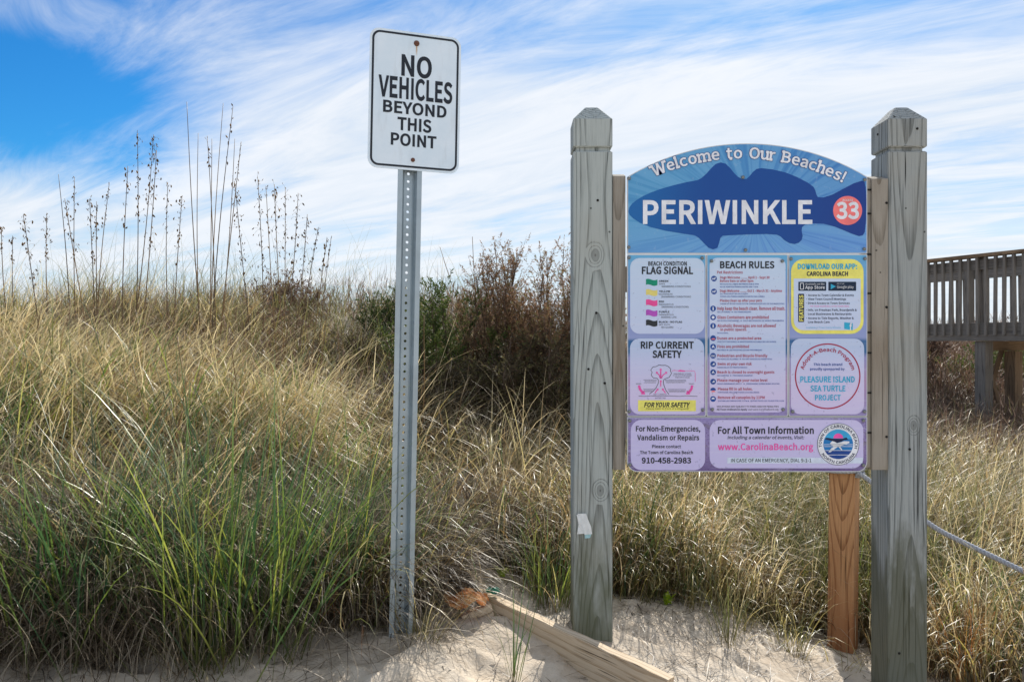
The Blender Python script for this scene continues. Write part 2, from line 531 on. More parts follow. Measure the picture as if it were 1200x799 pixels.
M['seed'] = grass_mat('sea_oat_spikelets', [(0.0, srgb(84, 66, 46)), (1.0, srgb(150, 116, 70))], srgb(120, 94, 62), .2, .6, .2)
M['twig'] = grass_mat('shrub_twigs', [(0.0, srgb(70, 56, 48)), (1.0, srgb(118, 98, 84))], srgb(104, 88, 74), .05, .7, .2)
M['leaf_red'] = grass_mat('russet_needle_leaves', [(0.0, srgb(84, 70, 56)), (.35, srgb(130, 104, 82)), (.6, srgb(160, 124, 96)), (.8, srgb(118, 112, 70)), (1.0, srgb(140, 140, 84))], srgb(162, 138, 110), .42, .6, .3)
M['leaf_green'] = grass_mat('shrub_green_leaves', [(0.0, srgb(44, 58, 32)), (.5, srgb(80, 98, 48)), (.85, srgb(122, 134, 68)), (1.0, srgb(150, 128, 84))], srgb(112, 124, 66), .3, .5, .3)
M['leaf_dark'] = grass_mat('shrub_dark_leaves', [(0.0, srgb(56, 50, 42)), (.5, srgb(94, 82, 64)), (.85, srgb(112, 112, 68)), (1.0, srgb(146, 116, 92))], srgb(120, 104, 84), .35, .6, .2)
M['scrub'] = grass_mat('dead_scrub', [(0.0, srgb(80, 66, 58)), (.5, srgb(122, 98, 84)), (.85, srgb(156, 128, 106)), (1.0, srgb(116, 118, 70))], srgb(150, 124, 104), .25, .6, .25)
M['sprout'] = grass_mat('sprout_leaves', [(0.0, srgb(130, 160, 40)), (1.0, srgb(190, 210, 60))], srgb(190, 210, 70), .4, .4, .4)

# ------------------------------------------------------------------ terrain
CTRL = np.array([
    (-4, .5, .3), (-2, .5, .22), (0, .5, .12), (2, .5, -.08), (4, .5, -.1), (-4, -3, .1), (0, -4, 0), (4, -3, -.1),
    (-3, 2, .4), (-1.4, 2.3, .24), (-.8, 2.4, .21), (-.37, 2.65, .215), (-.15, 2.45, .20), (.02, 2.8, .185), (.02, 2.62, .14), (.15, 2.45, .10), (.30, 2.50, .055), (.36, 2.42, .04), (.55, 2.2, .01),
    (-.1, 3.2, .22), (.29, 3.0, .125), (.75, 2.84, .03), (1.4, 2.87, -.12), (1.25, 2.6, -.10), (1.52, 3.68, -.235), (1.3, 3.4, -.12), (.9, 3.6, .02), (.35, 3.6, .17), (1.0, 4.2, .0), (2.2, 2.8, -.16), (2.6, 4, -.1),
    (.5, 4.6, .2), (1.6, 5.2, .05), (3, 6, .0), (4.5, 8, .12), (5.6, 9.6, .12), (7.5, 10, .2), (1.2, 7, .35), (2.5, 9, .4),
    (-.7, 3.2, .36), (-1.3, 3.3, .5), (-2.2, 3.4, .62), (-3.4, 3.6, .75), (-1, 4.2, .6), (-2, 4.6, .85), (-3.5, 5, 1.0), (-5.5, 5, 1.05),
    (-.2, 4.6, .36), (.2, 5.3, .42), (-.9, 5.4, .50), (-1.5, 5.5, .66), (-1.0, 6.3, .66), (-1.5, 6.6, .86), (-2.6, 6.4, 1.14), (-4.2, 6.6, 1.2), (-6.5, 7, 1.22), (-2.0, 6.4, 1.05), (-1.5, 8.2, 1.48), (-2.3, 8.4, 1.42), (-.7, 8.2, 1.42),
    (-.3, 6.6, .80), (.4, 7.2, .75), (.2, 8.6, 1.2), (-4, 9, 1.25), (-7, 10, 1.25), (-1, 11, 1.2), (1.5, 12, .8), (6, 14, .55), (9, 14, .6), (8, 17, 1.0), (5, 18, 1.05), (12, 18, 1.05), (12, 10, .3),
    (-9, 14, 1.1), (-3, 16, .9), (3, 22, .9), (10, 24, .9), (-10, 22, .8), (16, 14, .6), (-12, 8, 1.1), (-9, 3, .9), (9, 4, 0), (9, 0, -.1), (-9, -2, .4)])


def _phi(r2):
    return np.where(r2 > 1e-12, .5 * r2 * np.log(np.maximum(r2, 1e-12)), 0)


def _fit():
    P = CTRL[:, :2]
    n = len(P)
    r2 = ((P[:, None] - P[None]) ** 2).sum(2)
    A = np.zeros((n + 3, n + 3))
    A[:n, :n] = _phi(r2) + np.eye(n) * .02
    A[:n, n] = 1
    A[:n, n + 1:] = P
    A[n, :n] = 1
    A[n + 1:, :n] = P.T
    return np.linalg.solve(A, np.concatenate([CTRL[:, 2], np.zeros(3)]))


WT = _fit()


def ground(x, y):
    x = np.asarray(x, float)
    y = np.asarray(y, float)
    sh = np.broadcast(x, y).shape
    X = np.broadcast_to(x, sh).ravel()
    Y = np.broadcast_to(y, sh).ravel()
    Xc, Yc = np.clip(X, -12, 15), np.clip(Y, -4, 24)
    out = np.empty(len(X))
    for s in range(0, len(X), 20000):
        e = s + 20000
        r2 = (Xc[s:e, None] - CTRL[None, :, 0]) ** 2 + (Yc[s:e, None] - CTRL[None, :, 1]) ** 2
        out[s:e] = _phi(r2) @ WT[:-3] + WT[-3] + WT[-2] * Xc[s:e] + WT[-1] * Yc[s:e]
    d = np.hypot(X - Xc, Y - Yc)
    out = out * np.exp(-d / 12) - .6 * (1 - np.exp(-d / 30))
    # sand drifted round the feet of posts and stake
    for qx, qy, qh in ((.288, 2.94, .03),):
        out += qh * np.exp(-((X - qx) ** 2 + (Y - qy) ** 2) / .045)
    # gentle unevenness
    near = np.exp(-((X - .2) ** 2 + (Y - 2.8) ** 2) / 9)
    out += .012 * np.sin(X * 9.1 + 1.3 * np.sin(Y * 5)) * np.sin(Y * 7.3 + 1.1 * np.sin(X * 4.1)) * near
    out += .006 * np.sin(X * 23 + 2 * np.sin(Y * 13)) * np.sin(Y * 27 + 1.7 * np.sin(X * 17)) * near
    out += .05 * np.sin(X * 5.1 + 2 * np.sin(Y * 2.2)) * np.sin(Y * 4.3 + X) * np.clip((Y - 3.4) / 2, 0, 1) * np.exp(-np.maximum(Y - 8, 0) / 6)
    out += .05 * np.sin(X * 1.7 + Y * .6) * np.sin(Y * 1.3 - X * .5) * (1 - near)
    return out.reshape(sh)


def gz(x, y):
    return float(ground(np.array([x]), np.array([y]))[0])


def axis(lo, hi, step, far, g):
    a_ = list(np.arange(lo, hi + 1e-6, step))
    s = step
    p = hi
    while p < far:
        s *= g
        p += s
        a_.append(p)
    s = step
    p = lo
    while p > -far:
        s *= g
        p -= s
        a_.insert(0, p)
    return np.array(a_)


gx = axis(-1.6, 1.9, .022, 3000, 1.06)
gy = axis(2.1, 4.3, .022, 3000, 1.06)
GX, GY = np.meshgrid(gx, gy)
GZ = ground(GX, GY)
# footprints and hollows in the trodden sand
foot = RNG.uniform((-1.2, 2.05), (1.4, 3.9), (60, 2))
for fx, fy in foot:
    an = RNG.uniform(0, 3.14)
    lx = (GX - fx) * math.cos(an) + (GY - fy) * math.sin(an)
    ly = -(GX - fx) * math.sin(an) + (GY - fy) * math.cos(an)
    q = (lx / .10) ** 2 + (ly / .05) ** 2
    GZ += -.024 * np.exp(-q * q) + .011 * np.exp(-(q - 2.0) ** 2)
nx, ny = len(gx), len(gy)
vs = np.stack([GX, GY, GZ], 2).reshape(-1, 3)
ii = (np.arange(ny - 1)[:, None] * nx + np.arange(nx - 1)[None]).ravel()
fs = np.stack([ii, ii + 1, ii + nx + 1, ii + nx], 1)


def fast_mesh(name, V, loops, counts, smooth=False, attrs=None):
    me = bpy.data.meshes.new(name)
    me.vertices.add(len(V))
    me.vertices.foreach_set('co', np.asarray(V, np.float32).ravel())
    me.loops.add(len(loops))
    me.loops.foreach_set('vertex_index', np.asarray(loops, np.int32))
    me.polygons.add(len(counts))
    st = np.concatenate([[0], np.cumsum(counts)[:-1]]).astype(np.int32)
    me.polygons.foreach_set('loop_start', st)
    me.polygons.foreach_set('loop_total', np.asarray(counts, np.int32))
    if smooth: me.polygons.foreach_set('use_smooth', np.ones(len(counts), bool))
    for k, vv in (attrs or {}).items():
        at = me.attributes.new(k, 'FLOAT', 'POINT')
        at.data.foreach_set('value', np.asarray(vv, np.float32))
    me.update(calc_edges=True)
    return me


g = link('sand_ground', fast_mesh('sand_ground', vs, fs.ravel(), np.full(len(fs), 4), True), M['sand'])
tag(g, kind='structure')


# ------------------------------------------------------------------ text and flat print
GLYPHS = {
'A': [563,[[80,226,4,0,32,0,61,0,90,0,112,69,134,138,156,208,238,208,321,208,404,208,426,138,447,69,469,0,499,0,529,0,560,0,483,226,406,453,329,679,297,679,265,679,233,679,157,453],[246,275,177,275,188,310,199,345,210,380,234,457,257,530,278,610,279,610,280,610,282,610,304,531,325,457,350,380,361,345,372,310,383,275,314,275]]],
'B': [609,[[94,226,94,0,166,0,237,0,309,0,461,0,567,66,567,199,567,292,510,346,429,361,429,363,429,364,429,366,493,386,528,446,528,513,528,633,432,679,295,679,228,679,161,679,94,679,94,453],[212,391,179,391,179,464,179,538,179,611,214,611,249,611,284,611,390,611,444,582,444,502,444,433,397,391,280,391,246,391],[218,69,179,69,179,154,179,239,179,324,218,324,258,324,297,324,417,324,483,286,483,202,483,110,414,69,297,69,258,69]]],
'C': [591,[[180,-12,349,-12,437,-12,504,23,558,85,542,103,526,122,510,140,467,92,418,63,353,63,223,63,142,170,142,342,142,511,228,616,356,616,414,616,459,590,495,552,510,571,526,589,541,608,502,651,437,691,355,691,183,691,54,559,54,339,54,119]]],
'D': [637,[[94,226,94,0,151,0,209,0,267,0,472,0,583,127,583,342,583,559,472,679,263,679,207,679,150,679,94,679,94,453],[204,70,179,70,179,250,179,430,179,610,204,610,230,610,256,610,416,610,495,514,495,342,495,170,416,70,256,70,230,70]]],
'E': [546,[[94,226,94,0,227,0,361,0,495,0,495,24,495,49,495,73,389,73,284,73,179,73,179,156,179,238,179,321,265,321,351,321,436,321,436,345,436,369,436,394,351,394,265,394,179,394,179,465,179,536,179,607,281,607,383,607,485,607,485,631,485,655,485,679,354,679,224,679,94,679,94,453]]],
'F': [511,[[94,226,94,0,122,0,150,0,179,0,179,102,179,203,179,305,265,305,352,305,438,305,438,329,438,353,438,377,352,377,265,377,179,377,179,454,179,530,179,607,281,607,383,607,485,607,485,631,485,655,485,679,354,679,224,679,94,679,94,453]]],
'G': [638,[[182,-12,360,-12,451,-12,526,21,570,67,570,162,570,257,570,352,495,352,421,352,347,352,347,328,347,305,347,281,395,281,443,281,491,281,491,221,491,162,491,103,464,78,417,63,369,63,223,63,142,170,142,342,142,511,231,616,368,616,435,616,480,587,514,552,530,571,545,589,561,608,522,649,460,691,365,691,185,691,54,559,54,339,54,119]]],
'H': [674,[[94,226,94,0,122,0,150,0,179,0,179,107,179,214,179,321,284,321,390,321,496,321,496,214,496,107,496,0,524,0,553,0,582,0,582,226,582,453,582,679,553,679,524,679,496,679,496,584,496,489,496,395,390,395,284,395,179,395,179,489,179,584,179,679,150,679,122,679,94,679,94,453]]],
'I': [271,[[94,226,94,0,122,0,150,0,179,0,179,226,179,453,179,679,150,679,122,679,94,679,94,453]]],
'J': [496,[[133,-12,220,-12,352,-12,407,82,407,199,407,359,407,519,407,679,378,679,349,679,321,679,321,522,321,365,321,208,321,105,284,63,211,63,162,63,124,85,94,140,73,125,53,110,32,95,72,25]]],
'K': [598,[[94,226,94,0,122,0,150,0,179,0,179,72,179,143,179,215,218,261,257,308,296,354,363,236,431,118,499,0,531,0,563,0,595,0,513,141,431,281,349,422,420,507,491,593,562,679,530,679,498,679,465,679,370,565,275,452,181,338,180,338,179,338,179,338,179,452,179,565,179,679,150,679,122,679,94,679,94,453]]],
'L': [503,[[94,226,94,0,221,0,349,0,476,0,476,24,476,49,476,73,377,73,278,73,179,73,179,275,179,477,179,679,150,679,122,679,94,679,94,453]]],
'M': [752,[[94,226,94,0,119,0,145,0,170,0,170,125,170,251,170,376,170,435,165,517,159,576,161,576,162,576,163,576,181,525,200,473,218,422,261,304,304,186,347,69,366,69,385,69,404,69,447,186,489,304,532,422,550,473,568,525,586,576,588,576,589,576,590,576,586,517,579,435,579,376,579,251,579,125,579,0,606,0,632,0,659,0,659,226,659,453,659,679,624,679,590,679,556,679,513,558,469,437,426,316,410,270,397,221,379,174,378,174,376,174,375,174,359,221,344,270,326,316,283,437,240,558,196,679,162,679,128,679,94,679,94,453]]],
'N': [670,[[94,226,94,0,120,0,147,0,174,0,174,119,174,238,174,357,174,428,168,500,164,569,165,569,166,569,168,569,192,522,216,476,241,429,323,286,406,143,488,0,518,0,547,0,576,0,576,226,576,453,576,679,549,679,522,679,495,679,495,561,495,444,495,326,495,256,501,179,507,111,505,111,504,111,502,111,478,158,453,204,429,251,346,394,263,536,181,679,152,679,123,679,94,679,94,453]]],
'O': [687,[[173,-12,344,-12,514,-12,634,124,634,342,634,560,514,691,344,691,173,691,54,560,54,342,54,124],[466,63,344,63,221,63,142,172,142,342,142,511,221,616,344,616,466,616,546,511,546,342,546,172]]],
'P': [586,[[94,226,94,0,122,0,150,0,179,0,179,90,179,180,179,271,216,271,254,271,291,271,440,271,541,336,541,480,541,628,439,679,287,679,223,679,158,679,94,679,94,453],[212,340,179,340,179,430,179,520,179,610,211,610,244,610,276,610,396,610,456,579,456,480,456,383,399,340,280,340,246,340]]],
'Q': [687,[[466,59,344,59,221,59,142,169,142,342,142,511,221,616,344,616,466,616,546,511,546,342,546,169],[426,-170,551,-170,592,-170,628,-164,649,-155,643,-133,637,-111,632,-89,614,-95,591,-99,561,-99,487,-99,424,-69,394,-8,537,17,634,146,634,342,634,560,514,691,344,691,173,691,54,560,54,342,54,143,154,11,302,-9,340,-102]]],
'R': [588,[[217,357,179,357,179,441,179,525,179,610,217,610,255,610,293,610,399,610,458,578,458,489,458,400,399,357,293,357,255,357],[411,96,466,0,498,0,530,0,562,0,505,99,447,198,390,297,482,320,543,383,543,489,543,630,444,679,306,679,235,679,164,679,94,679,94,453,94,226,94,0,122,0,150,0,179,0,179,96,179,192,179,288,220,288,260,288,301,288,356,192]]],
'S': [552,[[185,-12,282,-12,423,-12,512,73,512,181,512,282,451,328,372,362,340,376,308,390,276,404,223,426,163,451,163,518,163,578,213,616,290,616,353,616,403,592,445,553,460,571,474,590,489,608,442,657,371,691,290,691,167,691,76,616,76,511,76,412,151,364,214,337,246,323,279,309,311,295,376,266,425,244,425,173,425,107,372,63,283,63,212,63,144,96,95,147,78,128,61,108,44,88,103,27]]],
'T': [555,[[234,202,234,0,263,0,292,0,321,0,321,202,321,405,321,607,389,607,458,607,526,607,526,631,526,655,526,679,360,679,195,679,29,679,29,655,29,631,29,607,97,607,166,607,234,607,234,405]]],
'U': [668,[[195,-12,334,-12,473,-12,578,62,578,280,578,413,578,546,578,679,551,679,523,679,496,679,496,545,496,412,496,278,496,115,424,63,334,63,246,63,176,115,176,278,176,412,176,545,176,679,148,679,119,679,91,679,91,546,91,413,91,280,91,62]]],
'V': [533,[[145,226,218,0,251,0,284,0,317,0,389,226,461,453,533,679,504,679,475,679,446,679,409,556,373,434,336,311,313,232,296,167,271,87,269,87,268,87,267,87,242,167,224,232,201,311,164,434,128,556,91,679,61,679,31,679,1,679,73,453]]],
'W': [813,[[120,226,168,0,202,0,236,0,270,0,303,137,337,273,371,410,382,463,395,512,405,564,406,564,407,564,409,564,420,512,430,463,442,410,476,273,510,137,545,0,579,0,614,0,649,0,695,226,742,453,788,679,761,679,734,679,707,679,682,556,658,433,634,309,622,236,609,163,597,89,595,89,593,89,591,89,574,163,560,237,543,309,511,433,480,556,448,679,422,679,396,679,370,679,338,556,307,433,276,309,259,236,243,163,228,89,227,89,225,89,224,89,210,163,197,236,183,309,160,433,136,556,112,679,83,679,53,679,24,679,72,453]]],
'X': [531,[[82,117,16,0,46,0,76,0,107,0,139,61,171,122,204,183,221,218,239,252,258,294,260,294,261,294,262,294,284,252,303,218,321,183,354,122,388,61,422,0,453,0,485,0,516,0,450,116,383,231,317,347,379,457,440,568,502,679,472,679,442,679,412,679,382,621,352,564,321,506,305,474,292,446,273,406,272,406,271,406,270,406,247,446,233,474,216,506,185,564,154,621,123,679,92,679,60,679,29,679,90,570,152,460,214,351,148,234]]],
'Y': [492,[[203,88,203,0,231,0,260,0,288,0,288,88,288,175,288,263,356,402,425,540,493,679,463,679,434,679,404,679,375,615,346,551,317,487,296,437,272,389,248,338,247,338,246,338,245,338,221,389,200,437,178,487,149,551,119,615,90,679,60,679,29,679,-1,679,67,540,135,402,203,263,203,175]]],
'Z': [559,[[46,17,46,0,203,0,359,0,515,0,515,24,515,49,515,73,394,73,273,73,152,73,271,258,391,443,510,628,510,645,510,662,510,679,367,679,223,679,79,679,79,655,79,631,79,607,187,607,296,607,405,607,285,422,166,237,46,52,46,35]]],
'a': [522,[[117,-12,201,-12,263,-12,320,20,368,60,369,60,370,60,371,60,373,40,376,20,378,0,401,0,424,0,447,0,447,103,447,206,447,309,447,435,397,516,273,516,192,516,121,480,76,450,87,431,98,411,108,392,148,419,201,446,259,446,342,446,363,384,363,319,149,295,55,240,55,131,55,40],[273,57,225,57,175,57,136,79,136,136,136,201,194,243,363,262,363,216,363,169,363,122,314,79]]],
'b': [573,[[260,-12,307,-12,422,-12,525,87,525,259,525,415,455,516,325,516,269,516,213,485,167,446,168,476,169,506,170,536,170,603,170,670,170,737,142,737,114,737,85,737,85,492,85,246,85,0,108,0,130,0,153,0,155,17,158,35,160,52,162,52,163,52,164,52,208,12],[376,59,293,59,259,59,214,72,170,111,170,200,170,288,170,376,218,421,262,445,304,445,400,445,437,371,437,258,437,134]]],
'c': [472,[[150,-12,284,-12,344,-12,401,12,447,51,434,70,422,89,410,108,378,81,337,58,291,58,198,58,135,135,135,251,135,367,202,445,294,445,333,445,365,427,394,401,408,420,422,438,436,457,401,488,356,516,290,516,160,516,48,419,48,251,48,84]]],
'd': [574,[[131,-12,257,-12,317,-12,371,20,410,59,410,59,411,59,412,59,415,40,417,20,420,0,443,0,466,0,489,0,489,246,489,492,489,737,461,737,432,737,404,737,404,673,404,608,404,544,405,515,407,486,409,458,364,494,326,516,267,516,152,516,49,414,49,251,49,83],[321,59,275,59,187,59,136,131,136,252,136,367,201,445,282,445,323,445,362,430,404,392,404,304,404,216,404,128,362,82]]],
'e': [513,[[155,-12,289,-12,357,-12,410,10,454,39,444,58,434,77,424,95,386,70,347,56,298,56,203,56,137,124,132,232,245,232,358,232,471,232,473,245,474,261,474,280,474,423,402,516,273,516,158,516,48,415,48,251,48,85],[221,292,131,292,141,392,204,448,275,448,354,448,400,394,400,292,310,292]]],
'f': [301,[[31,456,31,435,53,435,76,435,99,435,99,290,99,145,99,0,127,0,155,0,183,0,183,145,183,290,183,435,219,435,254,435,290,435,290,457,290,480,290,503,254,503,219,503,183,503,183,530,183,556,183,583,183,648,207,682,255,682,272,682,293,677,311,668,317,690,324,712,330,734,307,743,277,750,246,750,145,750,99,686,99,584,99,557,99,530,99,503,76,502,53,500,31,498,31,477]]],
'g': [523,[[132,-232,255,-232,410,-232,510,-151,510,-57,510,26,450,62,334,62,301,62,268,62,235,62,168,62,147,85,147,117,147,145,161,161,180,177,202,166,230,159,254,159,358,159,438,227,438,334,438,378,422,415,397,438,432,438,466,438,500,438,500,460,500,481,500,503,442,503,384,503,325,503,308,510,283,516,254,516,153,516,66,447,66,336,66,276,98,227,132,201,132,200,132,199,132,197,105,179,76,145,76,104,76,64,95,37,121,21,121,20,121,18,121,17,74,-12,47,-54,47,-97,47,-183],[312,217,254,217,196,217,147,263,147,336,147,410,195,454,254,454,314,454,361,410,361,336,361,263],[364,-173,267,-173,175,-173,121,-139,121,-85,121,-57,136,-26,172,0,195,-6,219,-7,237,-7,266,-7,295,-7,324,-7,391,-7,426,-24,426,-71,426,-123]]],
'h': [562,[[85,246,85,0,114,0,142,0,170,0,170,122,170,243,170,365,221,416,256,442,308,442,374,442,403,402,403,308,403,205,403,103,403,0,431,0,459,0,487,0,487,106,487,212,487,319,487,447,439,516,334,516,265,516,213,478,167,432,168,466,169,501,170,536,170,603,170,670,170,737,142,737,114,737,85,737,85,492]]],
'i': [255,[[85,168,85,0,114,0,142,0,170,0,170,168,170,335,170,503,142,503,114,503,85,503,85,335],[95,607,128,607,161,607,184,629,184,663,184,696,161,718,128,718,95,718,72,696,72,663,72,629]]],
'j': [255,[[3,-224,32,-224,132,-224,170,-160,170,-57,170,129,170,316,170,503,142,503,114,503,86,503,86,316,86,129,86,-57,86,-119,74,-157,24,-157,6,-157,-11,-152,-24,-147,-30,-169,-35,-190,-41,-211,-23,-219],[95,607,128,607,160,607,184,629,184,663,184,696,160,718,128,718,95,718,71,696,71,663,71,629]]],
'k': [511,[[85,246,85,0,113,0,141,0,169,0,169,44,169,88,169,132,200,169,232,206,263,243,312,162,361,81,410,0,441,0,472,0,502,0,439,100,376,200,312,300,368,368,424,435,480,503,448,503,417,503,385,503,314,415,243,326,172,238,171,238,170,238,169,238,169,405,169,571,169,737,141,737,113,737,85,737,85,492]]],
'l': [263,[[111,-12,174,-12,197,-12,211,-8,223,-5,219,17,215,39,211,60,202,58,198,58,194,58,181,58,170,69,170,95,170,309,170,523,170,737,142,737,114,737,85,737,85,525,85,313,85,100,85,29]]],
'm': [858,[[85,168,85,0,114,0,142,0,170,0,170,122,170,243,170,365,216,417,258,442,296,442,360,442,390,402,390,308,390,205,390,103,390,0,418,0,446,0,474,0,474,122,474,243,474,365,522,417,562,442,601,442,665,442,695,402,695,308,695,205,695,103,695,0,723,0,751,0,779,0,779,106,779,212,779,319,779,447,730,516,627,516,565,516,513,476,460,420,440,479,399,516,321,516,261,516,209,478,165,430,164,430,164,430,163,430,160,454,158,479,155,503,132,503,108,503,85,503,85,335]]],
'n': [565,[[85,168,85,0,114,0,142,0,170,0,170,122,170,243,170,365,221,416,256,442,308,442,374,442,403,402,403,308,403,205,403,103,403,0,431,0,459,0,487,0,487,106,487,212,487,319,487,447,439,516,334,516,265,516,212,478,165,430,164,430,164,430,163,430,160,454,158,479,155,503,132,503,108,503,85,503,85,335]]],
'o': [561,[[158,-12,281,-12,404,-12,513,84,513,251,513,419,404,516,281,516,158,516,48,419,48,251,48,84],[368,58,281,58,194,58,135,135,135,251,135,367,194,445,281,445,368,445,427,367,427,251,427,135]]],
'p': [574,[[85,26,85,-212,114,-212,142,-212,170,-212,170,-155,170,-99,170,-42,170,-12,169,17,168,46,213,8,261,-12,307,-12,422,-12,525,87,525,259,525,415,455,516,325,516,267,516,210,483,165,445,164,445,164,445,163,445,160,464,158,484,155,503,132,503,108,503,85,503,85,265],[376,59,293,59,259,59,215,72,170,111,170,200,170,288,170,376,219,421,262,445,304,445,400,445,437,371,437,258,437,134]]],
'q': [574,[[404,-153,404,-212,432,-212,461,-212,489,-212,489,26,489,265,489,503,467,503,444,503,422,503,419,487,416,472,413,456,413,456,412,456,411,456,367,495,326,516,267,516,152,516,49,414,49,251,49,83,131,-12,257,-12,315,-12,368,19,409,58,407,28,405,-3,404,-33,404,-93],[321,59,275,59,187,59,136,131,136,252,136,367,201,445,282,445,323,445,362,430,404,392,404,304,404,216,404,128,362,82]]],
'r': [359,[[85,168,85,0,114,0,142,0,170,0,170,108,170,216,170,323,204,409,255,440,296,440,318,440,329,437,346,432,351,456,356,481,361,505,346,513,330,516,308,516,252,516,200,475,165,411,164,411,164,411,163,411,160,442,158,473,155,503,132,503,108,503,85,503,85,335]]],
's': [434,[[145,-12,217,-12,335,-12,399,56,399,137,399,233,320,262,246,290,190,311,138,330,138,377,138,417,168,450,232,450,276,450,311,431,346,406,359,423,373,441,386,459,348,490,293,516,231,516,120,516,57,453,57,373,57,287,133,254,204,228,259,208,319,183,319,132,319,89,286,54,220,54,159,54,115,78,70,114,57,95,43,76,30,57,77,18]]],
't': [349,[[136,-12,243,-12,274,-12,308,-3,336,6,331,28,325,49,320,70,303,63,281,57,262,57,204,57,184,92,184,153,184,247,184,341,184,435,230,435,276,435,321,435,321,457,321,480,321,503,276,503,230,503,184,503,184,550,184,598,184,645,161,645,137,645,114,645,111,598,108,550,105,503,78,502,52,500,25,498,25,477,25,456,25,435,50,435,75,435,100,435,100,342,100,249,100,156,100,55]]],
'u': [562,[[126,-12,233,-12,301,-12,351,24,398,79,399,79,400,79,401,79,403,52,405,26,408,0,431,0,455,0,478,0,478,168,478,335,478,503,450,503,422,503,394,503,394,384,394,265,394,146,346,87,309,61,258,61,191,61,163,101,163,195,163,297,163,400,163,503,135,503,106,503,78,503,78,397,78,291,78,184,78,56]]],
'v': [483,[[133,168,194,0,227,0,260,0,293,0,352,168,411,335,471,503,443,503,415,503,387,503,355,408,324,312,292,217,277,168,260,117,246,69,244,69,242,69,241,69,226,117,210,168,195,217,163,312,132,408,100,503,71,503,41,503,12,503,73,335]]],
'w': [743,[[118,168,165,0,198,0,230,0,263,0,287,90,311,180,334,270,347,318,358,365,369,416,370,416,372,416,373,416,385,365,395,319,408,271,432,181,456,90,480,0,514,0,548,0,583,0,628,168,674,335,719,503,692,503,665,503,637,503,613,406,589,309,564,212,553,164,544,119,534,72,532,72,531,72,529,72,517,119,506,164,494,212,468,309,441,406,415,503,388,503,360,503,333,503,306,406,280,309,254,212,242,164,231,119,221,72,219,72,217,72,216,72,206,119,196,164,186,212,161,309,136,406,111,503,82,503,54,503,25,503,72,335]]],
'x': [461,[[69,87,14,0,44,0,73,0,103,0,125,39,148,78,170,118,188,148,204,179,221,208,223,208,225,208,226,208,246,179,264,148,281,118,305,78,330,39,355,0,386,0,417,0,447,0,392,85,337,169,282,254,333,337,384,420,435,503,405,503,376,503,347,503,326,466,305,430,284,393,269,364,255,337,240,309,238,309,237,309,235,309,219,337,201,364,186,393,164,430,141,466,119,503,88,503,57,503,27,503,78,423,129,342,180,262,124,175]]],
'y': [483,[[70,-217,94,-217,194,-217,246,-141,282,-43,345,139,408,321,471,503,443,503,416,503,388,503,358,410,328,317,297,224,284,179,270,128,257,82,255,82,254,82,252,82,234,129,218,180,202,224,168,317,134,410,100,503,71,503,41,503,12,503,79,335,147,167,214,-1,210,-14,207,-26,203,-39,182,-101,146,-147,90,-147,76,-147,61,-143,51,-139,45,-162,40,-184,34,-207,50,-213]]],
'z': [440,[[32,15,32,0,159,0,286,0,413,0,413,23,413,46,413,69,322,69,230,69,139,69,228,198,316,328,405,458,405,473,405,488,405,503,290,503,176,503,61,503,61,480,61,457,61,435,140,435,219,435,297,435,209,305,121,175,32,45,32,30]]],
'0': [514,[[128,-12,258,-12,386,-12,469,105,469,342,469,577,386,691,258,691,128,691,46,577,46,342,46,105],[334,57,258,57,181,57,128,143,128,342,128,540,181,624,258,624,334,624,387,540,387,342,387,143]]],
'1': [514,[[82,23,82,0,206,0,330,0,454,0,454,23,454,47,454,70,409,70,363,70,318,70,318,273,318,476,318,679,296,679,275,679,253,679,216,658,172,642,112,631,112,613,112,595,112,577,153,577,193,577,233,577,233,408,233,239,233,70,183,70,132,70,82,70,82,47]]],
'2': [514,[[41,17,41,0,183,0,325,0,468,0,468,24,468,49,468,73,405,73,342,73,280,73,246,73,204,69,169,67,328,218,435,356,435,492,435,612,359,691,237,691,151,691,92,652,37,592,53,576,70,560,86,544,124,589,171,623,227,623,311,623,352,566,352,488,352,372,254,236,41,50,41,33]]],
'3': [514,[[138,-12,244,-12,365,-12,462,60,462,182,462,275,398,334,319,354,319,355,319,357,319,359,391,384,439,439,439,522,439,629,356,691,241,691,163,691,103,657,52,611,67,593,82,575,97,557,136,596,183,623,238,623,309,623,353,580,353,515,353,442,306,385,165,385,165,364,165,342,165,321,322,321,376,267,376,184,376,107,320,58,238,58,161,58,110,95,70,136,56,118,41,100,27,82,71,32]]],
'4': [514,[[315,62,315,0,342,0,368,0,395,0,395,62,395,125,395,187,425,187,455,187,485,187,485,210,485,232,485,255,455,255,425,255,395,255,395,396,395,538,395,679,363,679,332,679,301,679,207,534,113,388,19,243,19,224,19,206,19,187,117,187,216,187,315,187,315,125],[315,324,315,255,246,255,176,255,107,255,158,332,210,409,261,486,281,520,299,554,316,586,317,586,318,586,320,586,318,552,315,497,315,463,315,394]]],
'5': [514,[[136,-12,243,-12,357,-12,465,72,465,221,465,371,372,437,260,437,220,437,189,427,158,410,164,476,170,541,176,607,261,607,347,607,432,607,432,631,432,655,432,679,322,679,212,679,102,679,95,573,87,468,80,362,95,353,110,343,125,334,164,359,193,373,238,373,323,373,379,316,379,219,379,120,315,58,234,58,156,58,106,95,68,133,53,115,39,96,25,78,71,32]]],
'6': [514,[[149,-12,279,-12,384,-12,474,77,474,208,474,351,400,422,285,422,233,422,173,391,132,340,135,550,212,622,307,622,347,622,388,601,414,570,430,587,446,604,462,622,424,662,373,691,303,691,171,691,52,590,52,324,52,100],[143,132,133,272,178,335,230,359,271,359,354,359,394,300,394,208,394,116,344,55,279,55,194,55]]],
